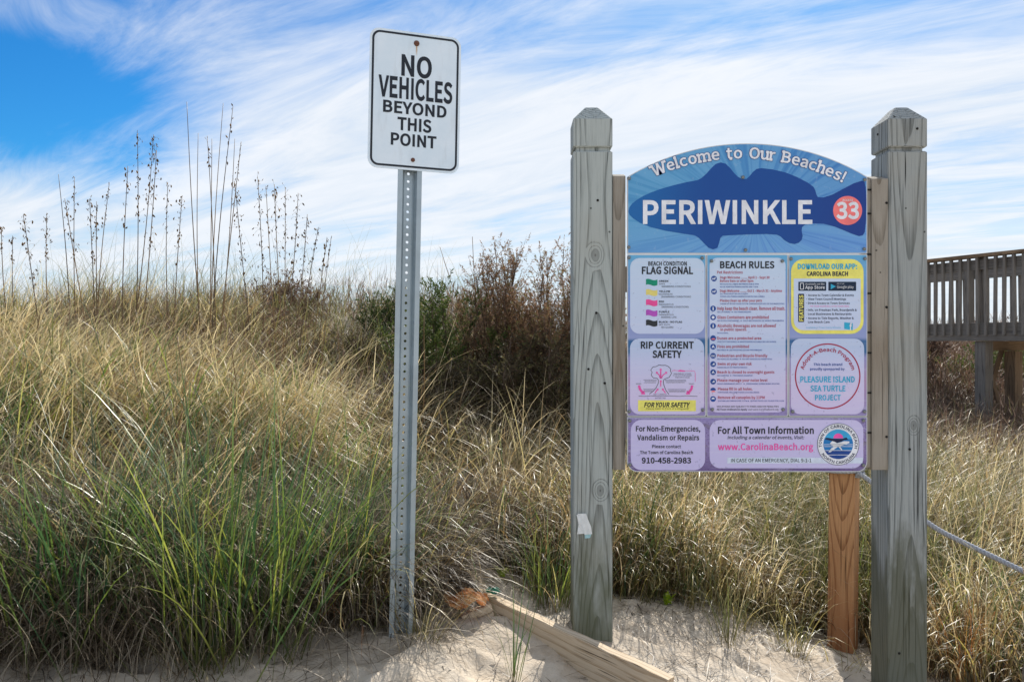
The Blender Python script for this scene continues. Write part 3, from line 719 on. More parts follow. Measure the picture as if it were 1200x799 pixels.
'7': [514,[[195,258,183,0,213,0,242,0,271,0,283,266,311,424,471,628,471,645,471,662,471,679,329,679,187,679,45,679,45,655,45,631,45,607,155,607,265,607,375,607,242,422]]],
'8': [514,[[133,-12,259,-12,386,-12,472,65,472,163,472,257,417,308,358,342,358,343,358,345,358,347,397,378,447,439,447,510,447,615,377,689,261,689,156,689,75,620,75,517,75,446,118,395,167,360,167,359,167,358,167,357,105,323,43,259,43,169,43,64],[351,410,306,369,225,400,152,436,152,517,152,583,197,626,260,626,333,626,375,573,375,506,375,456],[339,51,260,51,179,51,118,104,118,176,118,241,157,295,211,330,308,291,391,258,391,166,391,98]]],
'9': [514,[[144,-12,218,-12,345,-12,464,94,464,369,464,585,366,691,235,691,130,691,41,603,41,471,41,331,115,258,228,258,284,258,343,290,384,340,378,130,302,58,215,58,170,58,130,78,100,110,85,93,69,75,54,57,92,18],[374,551,384,411,338,347,287,321,242,321,161,321,120,380,120,471,120,564,170,625,236,625,322,625]]],
'.': [258,[[95,-12,129,-12,162,-12,190,14,190,52,190,91,162,117,129,117,95,117,68,91,68,52,68,14]]],
',': [258,[[63,-159,69,-176,153,-141,205,-71,205,18,205,80,178,117,133,117,99,117,69,95,69,57,69,20,98,-2,132,-2,135,-2,138,-1,142,-1,141,-57,107,-101,49,-126,56,-143]]],
':': [258,[[95,361,129,361,162,361,190,387,190,426,190,464,162,491,129,491,95,491,68,464,68,426,68,387],[95,-12,129,-12,162,-12,190,14,190,52,190,91,162,117,129,117,95,117,68,91,68,52,68,14]]],
'!': [299,[[116,336,120,205,140,205,159,205,179,205,183,336,186,467,190,598,191,630,191,662,192,694,163,694,135,694,107,694,107,662,108,630,108,598,112,467],[116,-12,149,-12,183,-12,210,14,210,52,210,91,183,117,149,117,116,117,88,91,88,52,88,14]]],
'-': [321,[[43,249,43,227,122,227,201,227,280,227,280,249,280,270,280,292,201,292,122,292,43,292,43,270]]],
'&': [630,[[118,-12,240,-12,320,-12,384,19,435,66,491,27,544,0,592,-12,599,11,607,35,614,58,576,69,533,91,487,123,541,194,580,276,606,366,580,366,553,366,527,366,506,288,473,221,432,166,368,219,304,286,259,357,335,411,412,469,412,558,412,636,363,691,279,691,185,691,123,622,123,532,123,483,140,428,168,372,97,324,33,268,33,176,33,67],[313,169,380,110,341,77,296,56,250,56,174,56,116,105,116,181,116,233,154,275,202,313,249,240],[290,455,228,412,208,454,195,496,195,533,195,588,228,632,280,632,325,632,344,596,344,556,344,496]]],
'/': [363,[[103,135,10,-166,31,-166,52,-166,72,-166,165,135,257,435,349,736,329,736,309,736,288,736,195,435]]],
'@': [876,[[214,-160,416,-160,488,-160,553,-144,613,-107,606,-91,598,-74,590,-57,545,-84,486,-104,422,-104,246,-104,114,11,114,213,114,455,293,612,477,612,665,612,764,490,764,322,764,189,690,108,624,108,568,108,548,148,568,231,582,300,595,368,609,437,590,437,572,437,553,437,549,423,545,409,541,395,540,395,540,395,539,395,520,429,492,446,457,446,335,446,257,315,257,206,257,111,311,58,382,58,428,58,474,90,508,130,509,130,510,130,510,130,517,77,561,51,617,51,711,51,824,145,824,326,824,530,692,669,485,669,253,669,52,487,52,210,52,-31],[427,117,398,117,357,117,325,144,325,210,325,289,376,386,457,386,485,386,504,375,523,343,514,288,504,233,495,179,459,135]]],
'%': [853,[[97,263,190,263,284,263,345,342,345,479,345,614,284,691,190,691,97,691,36,614,36,479,36,342],[244,315,190,315,136,315,100,371,100,479,100,587,136,639,190,639,244,639,280,587,280,479,280,371],[334,222,209,-12,229,-12,248,-12,267,-12,392,222,517,457,642,691,623,691,604,691,585,691,460,457],[571,-12,663,-12,756,-12,817,66,817,203,817,339,756,416,663,416,571,416,510,339,510,203,510,66],[716,40,663,40,610,40,573,95,573,203,573,311,610,364,663,364,716,364,754,311,754,203,754,95]]],
'$': [514,[[231,-80,231,-114,251,-114,271,-114,292,-114,292,-79,292,-44,292,-9,390,5,452,72,452,170,452,393,162,351,162,502,162,562,203,602,267,602,323,602,355,581,393,544,408,561,423,577,438,594,400,633,358,664,292,671,292,705,292,740,292,775,271,775,251,775,231,775,231,740,231,705,231,670,141,657,81,591,81,498,81,296,370,334,370,165,370,100,330,58,253,58,190,58,137,89,94,127,80,107,67,88,54,69,97,28,164,-5,231,-11,231,-45]]],
'(': [313,[[136,-44,221,-182,239,-174,256,-166,273,-158,194,-27,156,131,156,288,156,445,194,601,273,734,256,742,239,750,221,758,136,619,85,470,85,288,85,106]]],
')': [313,[[74,-174,92,-182,177,-44,228,106,228,288,228,470,177,619,92,758,74,750,57,742,39,734,119,601,158,445,158,288,158,131,119,-27,39,-158,57,-166]]],
"'": [258,[[96,505,102,447,120,447,137,447,155,447,160,505,165,562,170,620,171,651,172,683,172,714,143,714,113,714,83,714,84,683,85,651,85,620,91,562]]],
}


class GlyphSet:
    """grotesque letter outlines (bezier knots in 1/1000 em), filled and fattened by Blender's own 2D curves"""
    cache = {}

    @staticmethod
    def flatten(sp, res):
        K_ = np.array(sp, float).reshape(-1, 3, 2) / 1000
        out = []
        n = len(K_)
        for i in range(n):
            p0, h0, h1, p1 = K_[i, 1], K_[i, 2], K_[(i + 1) % n, 0], K_[(i + 1) % n, 1]
            d = p1 - p0
            L_ = np.hypot(*d)
            if L_ < 1e-6: continue
            off = max(abs(d[0] * (h - p0)[1] - d[1] * (h - p0)[0]) / L_ for h in (h0, h1))
            out.append(p0)
            if off > .004:
                for k in range(1, res + 1):
                    t = k / (res + 1)
                    out.append((1 - t) ** 3 * p0 + 3 * (1 - t) ** 2 * t * h0 + 3 * (1 - t) * t * t * h1 + t ** 3 * p1)
        return np.array(out)

    @staticmethod
    def fatten(P, w_):
        if abs(w_) < 1e-6: return P
        E_ = [(P[i], P[(i + 1) % len(P)] - P[i]) for i in range(len(P))]
        E_ = [(p, d / np.hypot(*d)) for p, d in E_ if np.hypot(*d) > 1e-6]
        E_ = [(p + w_ * np.array([d[1], -d[0]]), d) for p, d in E_]
        while len(E_) > 3:
            n = len(E_)
            V = []
            for i in range(n):
                (p, d), (q, f) = E_[i - 1], E_[i]
                cr = d[0] * f[1] - d[1] * f[0]
                if abs(cr) < .02:
                    V.append(q)
                    continue
                t = ((q[0] - p[0]) * f[1] - (q[1] - p[1]) * f[0]) / cr
                x = p + d * t
                far = x - q
                L_ = np.hypot(*far)
                if L_ > .12 and np.dot(d, f) < -.3: x = q + far / L_ * .12
                V.append(x)
            g_ = [float(np.dot(V[(i + 1) % n] - V[i], E_[i][1])) for i in range(n)]
            k = int(np.argmin(g_))
            if g_[k] > -1e-5: break
            E_.pop(k)
        return np.array(V)

    @classmethod
    def get(c, ch, bold, res):
        key = (ch, round(bold, 3), res)
        if key not in c.cache:
            adv, splines = GLYPHS[ch]
            cu = bpy.data.curves.new('glyph', 'CURVE')
            cu.dimensions = '2D'
            cu.fill_mode = 'BOTH'
            loops_ = [c.flatten(sp, res) for sp in splines]
            area = lambda P: .5 * float(np.sum(P[:, 0] * np.roll(P[:, 1], -1) - np.roll(P[:, 0], -1) * P[:, 1]))
            sgn = math.copysign(1, max((area(P) for P in loops_), key=abs))
            for P in loops_:
                P = c.fatten(P, bold * sgn)
                b = cu.splines.new('POLY')
                b.points.add(len(P) - 1)
                b.use_cyclic_u = True
                for k, q in enumerate(P): b.points[k].co = (q[0], q[1], 0, 1)
            o = bpy.data.objects.new('glyph', cu)
            me = bpy.data.meshes.new_from_object(o)
            V = np.empty(len(me.vertices) * 3)
            me.vertices.foreach_get('co', V)
            V = V.reshape(-1, 3)[:, :2].copy()
            Fs = [tuple(p.vertices) for p in me.polygons]
            bpy.data.objects.remove(o)
            bpy.data.meshes.remove(me)
            bpy.data.curves.remove(cu)
            c.cache[key] = (V, Fs, adv / 1000)
        return c.cache[key]


def text_mesh(s, bold=0.0, res=2):
    V, Fs, pen = [], [], 0.0
    for ch in s:
        if ch == ' ':
            pen += .22
            continue
        v_, f_, adv = GlyphSet.get(ch, bold, res)
        b = len(V)
        V += [(p[0] + pen, p[1]) for p in v_]
        Fs += [tuple(b + i for i in f) for f in f_]
        pen += adv + bold * .8
    return np.array(V), Fs


CAPH = .68


class Ink:
    """collects flat print of one colour on one sheet"""
    def __init__(s):
        s.V = []
        s.F = []

    def add(s, V, Fs):
        b = len(s.V)
        s.V += [tuple(p) for p in V]
        s.F += [tuple(b + i for i in f) for f in Fs]

    def text(s, t, x0, x1, zcap, zbase, bold=0.0, res=2, shear=0.0, warp=None):
        V, Fs = text_mesh(t, bold, res)
        lo, hi = V[:, 0].min(), V[:, 0].max()
        V[:, 0] = (V[:, 0] - lo) / (hi - lo)
        V[:, 1] = V[:, 1] / CAPH
        X = x0 + V[:, 0] * (x1 - x0) + shear * V[:, 1] * (zcap - zbase)
        Z = zbase + V[:, 1] * (zcap - zbase)
        P = np.stack([X, Z], 1)
        if warp: P = warp(V[:, 0], V[:, 1])
        s.add(P, Fs)

    def poly(s, pts):
        bm = bmesh.new()
        vs_ = [bm.verts.new((p[0], 0, p[1])) for p in pts]
        f = bm.faces.new(vs_)
        bm.normal_update()
        bmesh.ops.triangulate(bm, faces=[f])
        bm.verts.index_update()
        s.add([(v_.co.x, v_.co.z) for v_ in bm.verts], [tuple(v_.index for v_ in f_.verts) for f_ in bm.faces])
        bm.free()

    def line(s, pts, wd, closed=False):
        P = np.asarray(pts, float)
        n = len(P)
        if closed:
            tg = np.roll(P, -1, 0) - np.roll(P, 1, 0)
        else:
            tg = np.gradient(P, axis=0)
        tg /= np.linalg.norm(tg, axis=1)[:, None] + 1e-12
        nn = np.stack([-tg[:, 1], tg[:, 0]], 1) * wd / 2
        V = np.concatenate([P + nn, P - nn])
        k = n if closed else n - 1
        s.add(V, [(i, (i + 1) % n, (i + 1) % n + n, i + n) for i in range(k)])

    def build(s, name, mat, parent, y):
        V = [(p[0], y, p[1]) for p in s.V]
        me = bpy.data.meshes.new(name)
        me.from_pydata(V, [], s.F)
        me.update()
        nrm = [p.normal.y > 0 for p in me.polygons]
        bm = bmesh.new()
        bm.from_mesh(me)
        bm.faces.ensure_lookup_table()
        for f_, up in zip(bm.faces, nrm):
            if up: f_.normal_flip()
        bm.to_mesh(me)
        bm.free()
        return link(name, me, mat, parent)


def circ(cx, cz, r, n=32, a0=0, a1=360):
    return [(cx + r * math.cos(R(a0 + (a1 - a0) * k / n)), cz + r * math.sin(R(a0 + (a1 - a0) * k / n))) for k in range(n if a1 - a0 == 360 else n + 1)]


def arc_warp(cx, cz, r, a0, a1, h):
    """text bent round a circle: u 0..1 -> angle a0..a1 (degrees), v -> outward height h"""
    def f(u_, v_):
        an = np.radians(a0 + (a1 - a0) * u_)
        rr = r + v_ * h
        return np.stack([cx + rr * np.cos(an), cz + rr * np.sin(an)], 1)
    return f


# ------------------------------------------------------------------ beach information board
PS = F / 2.855                                   # photo pixels per metre on the panel plane


def PX(x): return (x - 600) / PS


def PZ(y): return CZ - (y - 400) / PS


board = empty('beach_information_sign', (0.79, 2.87, .1))
tag(board, 'large wooden beach board with blue fish header and rules panels between two square posts', 'information sign')
BI = (0.79, 2.87, .1)


def bpart(name, me, mat, y=0):
    """mesh in world x/z, moved under the sign's base"""
    o = link(name, me, mat, board)
    o.location = (-BI[0], y - BI[1], -BI[2])
    return o


def post_mesh(name, zb):
    rings = [(zb, .07), (1.872, .07), (1.876, .066), (1.876, .059), (1.890, .059), (1.890, .066), (1.894, .07), (1.990, .07), (1.994, .067), (2.040, .027), (2.043, .024)]
    V, Fs = [], []
    for z, h in rings:
        c = min(.004, h * .3)
        for sx, sy in ((1, 1), (-1, 1), (-1, -1), (1, -1)):
            a_ = (sx * h, sy * (h - c))
            b_ = (sx * (h - c), sy * h)
            for p in ((a_, b_) if sx * sy > 0 else (b_, a_)):
                V.append((p[0], p[1], z))
    n = 8
    for i in range(len(rings) - 1):
        for k in range(n):
            Fs.append((i * n + k, i * n + (k + 1) % n, (i + 1) * n + (k + 1) % n, (i + 1) * n + k))
    Fs.append(tuple(range(n))[::-1])
    Fs.append(tuple((len(rings) - 1) * n + k for k in range(n)))
    return pydata(name, V, Fs)


posts = []
for name, cx, cy, zb, mt in (('post', .288, 2.94, -.3, 'post_l'), ('post', 1.409, 2.94, -.45, 'post_r')):
    o = link(name, post_mesh('post', zb), M[mt], board)
    o.location = (cx - BI[0], cy - BI[1], -BI[2])
    posts.append(o)
posts[0]['label'] = 'left post with an oval knot and torn paper stuck low on it'
posts[1]['label'] = 'right post with a dark damp stain at its foot'


def head_mesh(name, r, t):
    """domed screw head pointing to -y"""
    V, Fs = [], []
    n = 12
    for rr, yy in ((r, 0), (r, -t * .4), (r * .75, -t * .85), (r * .3, -t)):
        for k in range(n):
            V.append((rr * math.cos(2 * math.pi * k / n), yy, rr * math.sin(2 * math.pi * k / n)))
    for i in range(3):
        for k in range(n):
            Fs.append((i * n + k, i * n + (k + 1) % n, (i + 1) * n + (k + 1) % n, (i + 1) * n + k))
    Fs.append(tuple(3 * n + k for k in range(n)))
    return pydata(name, V, Fs, True)


NAIL = head_mesh('nail', .0045, .003)
BOLT = head_mesh('bolt', .0062, .004)


def sub(name, me, mat, parent, x, y, z, rot=(0, 0, 0)):
    """place a sub-part at world point under a parent whose local frame is only translated"""
    o = link(name, me, mat, parent)
    wl = Vector(parent.location)
    p = parent.parent
    while p:
        wl += Vector(p.location)
        p = p.parent
    o.location = Vector((x, y, z)) - wl
    o.rotation_euler = rot
    return o


for x, z in ((1.442, 1.955), (1.415, .815), (1.378, .09)):
    sub('nail', NAIL, M['dark_nail'], posts[1], x, 2.8695, z)
sub('nail', NAIL, M['dark_nail'], posts[1], 1.3385, 2.95, 1.955, (0, 0, R(-90)))
for x, z in ((.305, 1.70), (.300, 1.30), (.272, 1.10), (.33, 1.05)):
    sub('nail', NAIL, M['dark_nail'], posts[0], x, 2.8695, z)

# side boards fixed to the inner faces of the posts, sloping saw-cut at the top
for (x0, x1, y0, y1, zt, zb) in ((.360, .404, 2.868, 2.905, 1.786, .742), (1.279, 1.337, 2.866, 2.915, 1.778, .742)):
    cx, cy = (x0 + x1) / 2, (y0 + y1) / 2
    bm = bmesh.new()
    box_bm(bm, x0 - cx, x1 - cx, y0 - cy, y1 - cy, zb, zt, .002)
    for v_ in bm.verts:
        if v_.co.z > zt - .01: v_.co.z += (v_.co.y + .02) * .35
    o = link('side_board', bm_mesh('side_board', bm), M['side_board'], board)
    o.location = (cx - BI[0], cy - BI[1], -BI[2])
    if x0 > 1:
        for z in (1.69, 1.32, .86):
            sub('nail', NAIL, M['dark_nail'], o, x1 - .006, 2.8655, z)
# backing slat that shows as a narrow strip beside the panels, with small dark staples
o = link('backing_slat', box_mesh('backing_slat', -.014, .014, -.016, .016, .75, 1.775, .002), M['side_board'], board)
o.location = (1.2645 - BI[0], 2.889 - BI[1], -BI[2])
STA = box_mesh('staple', -.008, .008, -.003, .001, -.003, .003)
for y in (222, 250, 298, 344, 390, 414, 461, 508):
    sub('staple', STA, M['dark_nail'], o, 1.272, 2.872, PZ(y))
o = link('backing_rail', box_mesh('backing_rail', -.43, .43, -.018, .018, -.045, .045, .002), M['side_board'], board)
o.location = (.83 - BI[0], 2.885 - BI[1], 1.42 - BI[2])
o = link('backing_rail', o.data, M['side_board'], board)
o.location = (.83 - BI[0], 2.885 - BI[1], .90 - BI[2])

YF = 2.852      # printed front of the panels
YB = 2.8645     # their backs

xl, xr = PX(735), PX(1016)
zl, zm, zb_ = PZ(298.3), PZ(488.5), PZ(553)
xa, xb = PX(827.5), PX(923.5)
G = .0012


def arch(inset=0.0):
    pts = [(xl + inset, zl + G + inset), (xr - inset, zl + G + inset)]
    zs_, zt = PZ(208), PZ(169)
    xc, hw = (xl + xr) / 2, (xr - xl) / 2
    rise = zt - zs_
    rad = (hw * hw + rise * rise) / (2 * rise)
    amax = math.asin(hw / rad)
    for k in range(33):
        t = amax * (1 - 2 * k / 32)
        rr = rad - inset
        x = xc + rr * math.sin(t)
        x = max(xl + inset, min(xr - inset, x))
        pts.append((x, zt - rad + rr * math.cos(t)))
    return pts


def panel(name, body, face, mat, label):
    p = bpart(name, prism(name, body, YF + .0006, YB), M['sheet_white'])
    p['label'] = label
    # body sits in world coordinates under an offset parent; children share that frame
    q = link('printed_face', sheet('printed_face', face, YF), mat, p)
    return p


def ins(x0, x1, z0, z1, i=.0028):
    return x0 + i, x1 - i, z0 + i, z1 - i


hdr = panel('header_panel', arch(), arch(.0030), M['header'], 'arched blue header panel with a dark blue fish')
pl_ = panel('lower_panel', rrect(xl, xa - G, zm + G, zl - G, .003, 2), rrect(*ins(xl, xa - G, zm + G, zl - G), .003, 2), M['beach'], 'left panel with flag signals above rip current safety')
pc_ = panel('lower_panel', rrect(xa + G, xb - G, zm + G, zl - G, .003, 2), rrect(*ins(xa + G, xb - G, zm + G, zl - G), .003, 2), M['beach'], 'middle panel listing the beach rules')
pr_ = panel('lower_panel', rrect(xb + G, xr, zm + G, zl - G, .003, 2), rrect(*ins(xb + G, xr, zm + G, zl - G), .003, 2), M['beach'], 'right panel with the yellow app box above a red ring')
pb_ = panel('bottom_panel', rrect(xl, xr, zb_, zm - G, .036, 6, (1, 1, 0, 0)), rrect(*ins(xl, xr, zb_, zm - G), .034, 6, (1, 1, 0, 0)), M['beach'], 'bottom panel with telephone number and town seal')

CR = {'A': (725, 160, 4.0), 'B': (730, 295, 7.987), 'C': (880, 295, 7.987), 'D': (730, 390, 7.987), 'E': (880, 390, 7.987),
      'F': (730, 480, 8.0), 'G': (880, 480, 8.0), 'R': (820, 295, 8.41), 'S': (828, 370, 6.66)}


def cx_(c, x): return PX(CR[c][0] + x / CR[c][2])
def cz_(c, y): return PZ(CR[c][1] + y / CR[c][2])
def cpts(c, pts): return [(cx_(c, x), cz_(c, y)) for x, y in pts]


Y1, Y2, Y3, Y4 = YF - .0006, YF - .0011, YF - .0016, YF - .0021

# header: fish, lettering, number disc
fish = Ink()
fp = [(45, 355), (50, 335), (62, 318), (85, 300), (115, 282), (150, 266), (200, 248), (260, 231), (320, 217), (370, 208), (388, 198), (410, 178), (435, 150), (455, 132), (478, 125), (500, 131), (520, 150), (540, 175), (558, 193), (578, 203), (598, 202), (612, 190), (628, 170), (645, 156), (668, 152), (720, 158), (780, 172), (835, 194), (885, 220), (912, 240), (920, 256), (925, 275), (932, 288), (958, 289), (1000, 276), (1050, 249), (1100, 223), (1138, 211), (1150, 216), (1156, 240), (1159, 300), (1157, 400), (1152, 450), (1142, 466), (1125, 470), (1095, 460), (1060, 445), (1010, 425), (960, 412), (905, 410), (872, 416), (858, 428), (856, 445), (861, 468), (856, 488), (842, 501), (822, 507), (798, 502), (775, 488), (758, 472), (740, 463), (690, 460), (600, 462), (520, 466), (487, 468), (476, 478), (470, 500), (462, 524), (442, 532), (420, 524), (398, 502), (375, 478), (355, 466), (300, 458), (220, 445), (150, 428), (100, 408), (68, 387), (50, 370)]
fish.poly(cpts('A', fp))
fish.build('fish_silhouette', M['fish'], hdr, Y1)
tk = Ink()
tk.text('PERIWINKLE', cx_('A', 113), cx_('A', 906), cz_('A', 306), cz_('A', 409), .030, 3)
tk.build('lettering', M['white_ink'], hdr, Y2)
disc = Ink()
disc.poly(circ(cx_('A', 1071), cz_('A', 350), 68 / 4 / PS, 32))
disc.build('number_disc', M['salmon'], hdr, Y2)
nm = Ink()
nm.text('33', cx_('A', 1018), cx_('A', 1124), cz_('A', 314), cz_('A', 386), .035, 3)
nm.text('ACCESS', cx_('A', 1046), cx_('A', 1096), cz_('A', 297), cz_('A', 306), .02, 1)
nm.build('number', M['white_ink'], hdr, Y3)

# 'Welcome to Our Beaches!' : serifs added to each letter, then bent along the arch
SERIF = {'W': [(0, 1, .28), (1, 1, .28), (.5, 1, .16)], 'B': [(0.02, 0, .2), (0.02, 1, .2)], 'l': [(.5, 0, 1.5), (.2, 1.02, .8)], 'm': [(.08, 0, .26), (.5, 0, .26), (.92, 0, .26), (0.0, .74, .14)],
         'r': [(.2, 0, .6), (0.05, .74, .3)], 'h': [(.1, 0, .4), (.9, 0, .4), (0.02, 1.02, .25)], 'u': [(.0, .74, .25), (.85, .74, .25), (1.0, 0, .2)], 't': [(.75, .02, .3)]}


def welcome(bold, y, mat, name):
    s = 'Welcome to Our Beaches!'
    ink, ink2 = Ink(), Ink()
    # lay out glyph by glyph
    pen = 0.0
    VV, FF, FS, words = [], [], [], []
    for ch in s:
        if ch == ' ':
            pen += .34
            words.append(len(FF))
            continue
        V, Fs = text_mesh(ch, bold, 2)
        lo, hi = V[:, 0].min() + bold, V[:, 0].max() - bold
        wd = hi - lo
        b = len(VV)
        for p in V: VV.append((pen + p[0] - lo, p[1]))
        FF += [tuple(b + i for i in f) for f in Fs]
        for (fx, fz, sw) in SERIF.get(ch, []):
            cxm = pen + fx * wd
            hw = max(sw * wd / 2, .06) + bold
            zz_ = fz * CAPH
            th = .055 + bold
            b = len(VV)
            zc = zz_ + (.03 if fz == 0 else -.03)
            VV += [(cxm - hw, zc - th), (cxm + hw, zc - th), (cxm + hw, zc + th), (cxm - hw, zc + th)]
            FS.append((b, b + 1, b + 2, b + 3))
        pen += wd + .115
    V = np.array(VV)
    V[:, 0] /= (pen - .115)
    V[:, 1] /= CAPH
    # arc through the measured baseline: left (160,192) top (612,110) right (1045,220) in crop A
    x0, z0 = cx_('A', 168), cz_('A', 190)
    x1, z1 = cx_('A', 612), cz_('A', 106)
    x2, z2 = cx_('A', 1045), cz_('A', 218)
    # circle through three points
    A_ = np.array([[x0 - x1, z0 - z1], [x1 - x2, z1 - z2]]) * 2
    B_ = np.array([x0 ** 2 - x1 ** 2 + z0 ** 2 - z1 ** 2, x1 ** 2 - x2 ** 2 + z1 ** 2 - z2 ** 2])
    cx, cz = np.linalg.solve(A_, B_)
    rad = math.hypot(x0 - cx, z0 - cz)
    a0, a1 = math.degrees(math.atan2(z0 - cz, x0 - cx)), math.degrees(math.atan2(z2 - cz, x2 - cx))
    P = arc_warp(cx, cz, rad, a0, a1, 50 / 4 / PS)(V[:, 0], V[:, 1])
    for f0, f1 in zip([0] + words, words + [len(FF)]):      # one piece of lettering per word
        wk_ = Ink()
        used = sorted({i for f in FF[f0:f1] for i in f})
        ix = {v_: n_ for n_, v_ in enumerate(used)}
        wk_.add([P[i] for i in used], [tuple(ix[i] for i in f) for f in FF[f0:f1]])
        wk_.build(name, mat, hdr, y)
    ink2.add(P, FS)
    ink2.build(name + '_serifs', mat, hdr, y - .00015)['kind'] = 'stuff'


welcome(.055, Y2, M['outline'], 'lettering_outline')
welcome(.022, Y3, M['white_ink'], 'lettering')


class Inks:
    """several ink colours on one panel"""
    def __init__(s, parent):
        s.d = {}
        s.p = parent

    def __getitem__(s, k):
        if len(k) == 3: k = (*k, len(s.d) if k[1] in ('flag', 'text_box', 'app_badge') else 'stuff')
        return s.d.setdefault(k, Ink())

    def t(s, key, crop, txt, x0, x1, yc, yb, bold=.02, res=1, shear=0.0, name='lettering'):
        big_ = cz_(crop, yc) - cz_(crop, yb) > .0125
        s[(key, name, Y3, len(s.d) if big_ else 'stuff')].text(txt, cx_(crop, x0), cx_(crop, x1), cz_(crop, yc), cz_(crop, yb), bold, res, shear)

    def flush(s):
        for (key, name, y, own), ink in s.d.items():
            o = ink.build(name, M[key], s.p, y)
            if own == 'stuff' and name in ('lettering', 'icon', 'icon_figure', 'drawing'): o['kind'] = 'stuff'


# --- left panel
L = Inks(pl_)
L[('boxw', 'text_box', Y1)].poly(rrect(cx_('B', 65), cx_('B', 762), cz_('B', 772), cz_('B', 64), .034))
L.t('black_ink', 'B', 'BEACH CONDITION', 235, 595, 98, 135, .03)
L.t('black_ink', 'B', 'FLAG SIGNAL', 175, 654, 148, 212, .035)
for i, (key, y0, l1, l2, l3, xe) in enumerate((('green_f', 262, 'GREEN', 'SAFE', 'SWIMMING CONDITIONS', (422, 392, 632)), ('yellow_f', 358, 'YELLOW', 'MODERATE', 'SWIMMING CONDITIONS', (440, 463, 636)),
                                 ('pink_f', 453, 'RED', 'DANGEROUS', 'SWIMMING CONDITIONS', (383, 472, 612)), ('purple_f', 549, 'PURPLE', 'DANGEROUS', 'MARINE LIFE', (433, 472, 500)), ('black_f', 643, 'BLACK - NO FLAG', 'OFF DUTY', 'NO GUARD', (552, 440, 470)))):
    top = [(214 + 107 * k / 10, y0 + 3 + 7 * math.sin(k / 10 * 6.28 * .95 + 3.6)) for k in range(11)]
    bot = [(x, y + 52) for x, y in reversed(top)]
    L[(key, 'flag', Y2)].poly(cpts('B', top + bot))
    L.t('black_ink', 'B', l1, 335, xe[0], y0 + 10, y0 + 26, .03)
    L.t('black_ink', 'B', l2, 335, xe[1], y0 + 37, y0 + 51, .0)
    L.t('black_ink', 'B', l3, 358, xe[2], y0 + 60, y0 + 76, .0)
L[('boxw', 'text_box', Y1)].poly(rrect(cx_('D', 65), cx_('D', 757), cz_('D', 765), cz_('D', 56), .034))
L.t('black_ink', 'D', 'RIP CURRENT', 165, 660, 88, 149, .035)
L.t('black_ink', 'D', 'SAFETY', 274, 548, 172, 235, .035)
L[('yellow', 'yellow_strip', Y2)].poly(cpts('D', [(140, 735), (680, 735), (680, 632), (140, 632)]))
L.t('black_ink', 'D', 'FOR YOUR SAFETY', 196, 618, 655, 696, .04, 1, .2)
L.t('black_ink', 'D', 'Please swim in front of a lifeguard!', 215, 612, 703, 719, .0, 1, .15)
# rip current drawing
tree = [(245, 575), (280, 550), (310, 515), (328, 475), (330, 445), (318, 428), (285, 425), (262, 400), (272, 372), (258, 352), (280, 322), (310, 318), (335, 304), (365, 308), (395, 306), (420, 316), (445, 340), (442, 360), (453, 380), (442, 400), (430, 420), (400, 430), (382, 440), (376, 460), (382, 495), (400, 540), (428, 578)]
L[('black_f', 'drawing', Y2)].line(cpts('D', tree), 5 / 8 / PS)
L[('black_f', 'drawing', Y2)].line(cpts('D', [(145 + 55 * k, 594 + 3 * math.sin(k * 2.1)) for k in range(11)]), 4 / 8 / PS)
for (xs, xe, ys) in ((190, 318, 443), (200, 316, 456), (196, 312, 469), (392, 590, 445), (398, 592, 457), (400, 580, 468), (190, 290, 530), (196, 284, 542), (200, 270, 552), (420, 590, 532), (424, 588, 544), (430, 580, 554)):
    L[('black_f', 'drawing', Y2)].line(cpts('D', [(x, ys + 3.5 * math.sin(x * .55)) for x in np.arange(xs, xe, 4)]), 2.6 / 8 / PS)
for pts, wd in (([(352, 430), (352, 350)], 11), ([(348, 428), (338, 400), (318, 378)], 9), ([(358, 428), (372, 400), (400, 378)], 9), ([(352, 505), (352, 460)], 8), ([(298, 566), (310, 548), (320, 535)], 9), ([(396, 566), (384, 548), (374, 535)], 9)):
    L[('pink', 'drawing', Y3)].line(cpts('D', pts), wd / 8 / PS)
    (xa0, ya0), (xa1, ya1) = pts[-2], pts[-1]
    d = math.hypot(xa1 - xa0, ya1 - ya0)
    ux, uy = (xa1 - xa0) / d, (ya1 - ya0) / d
    L[('pink', 'drawing', Y3)].poly(cpts('D', [(xa1 + ux * 16, ya1 + uy * 16), (xa1 - uy * 14, ya1 + ux * 14), (xa1 + uy * 14, ya1 - ux * 14)]))
for pts in ([(148, 495), (158, 530), (182, 562)], [(646, 495), (638, 530), (612, 562)]):
    L[('pink', 'drawing', Y3)].line(cpts('D', pts), 22 / 8 / PS)
    s_ = 1 if pts[0][0] < 400 else -1
    L[('pink', 'drawing', Y3)].poly(cpts('D', [(pts[2][0] + 24 * s_, pts[2][1] + 16), (pts[2][0] - 16 * s_, pts[2][1] + 16), (pts[2][0] + 14 * s_, pts[2][1] - 22)]))
L[('pink', 'drawing', Y3)].line(cpts('D', [(455, 358), (480, 355), (520, 357)]), 4 / 8 / PS)
L[('pink', 'drawing', Y3)].line(cpts('D', [(590, 358), (668, 360), (674, 380), (674, 460)]), 4 / 8 / PS)
L[('pink', 'drawing', Y3)].poly(cpts('D', [(512, 364), (530, 348), (548, 352), (592, 358), (570, 366)]))
L.t('pink', 'D', 'ESCAPE', 258, 262, 500, 501)
for t_, x0, x1, y in (('SWIM PARALLEL TO SHORE', 472, 636, 380), ('TO GET OUT OF RIP CURRENT', 466, 644, 397), ('THEN SWIM TO SHORE', 486, 622, 415)):
    L.t('black_ink', 'D', t_, x0, x1, y, y + 11, 0)
L.t('black_ink', 'D', 'WAVES', 120, 170, 474, 484, 0)
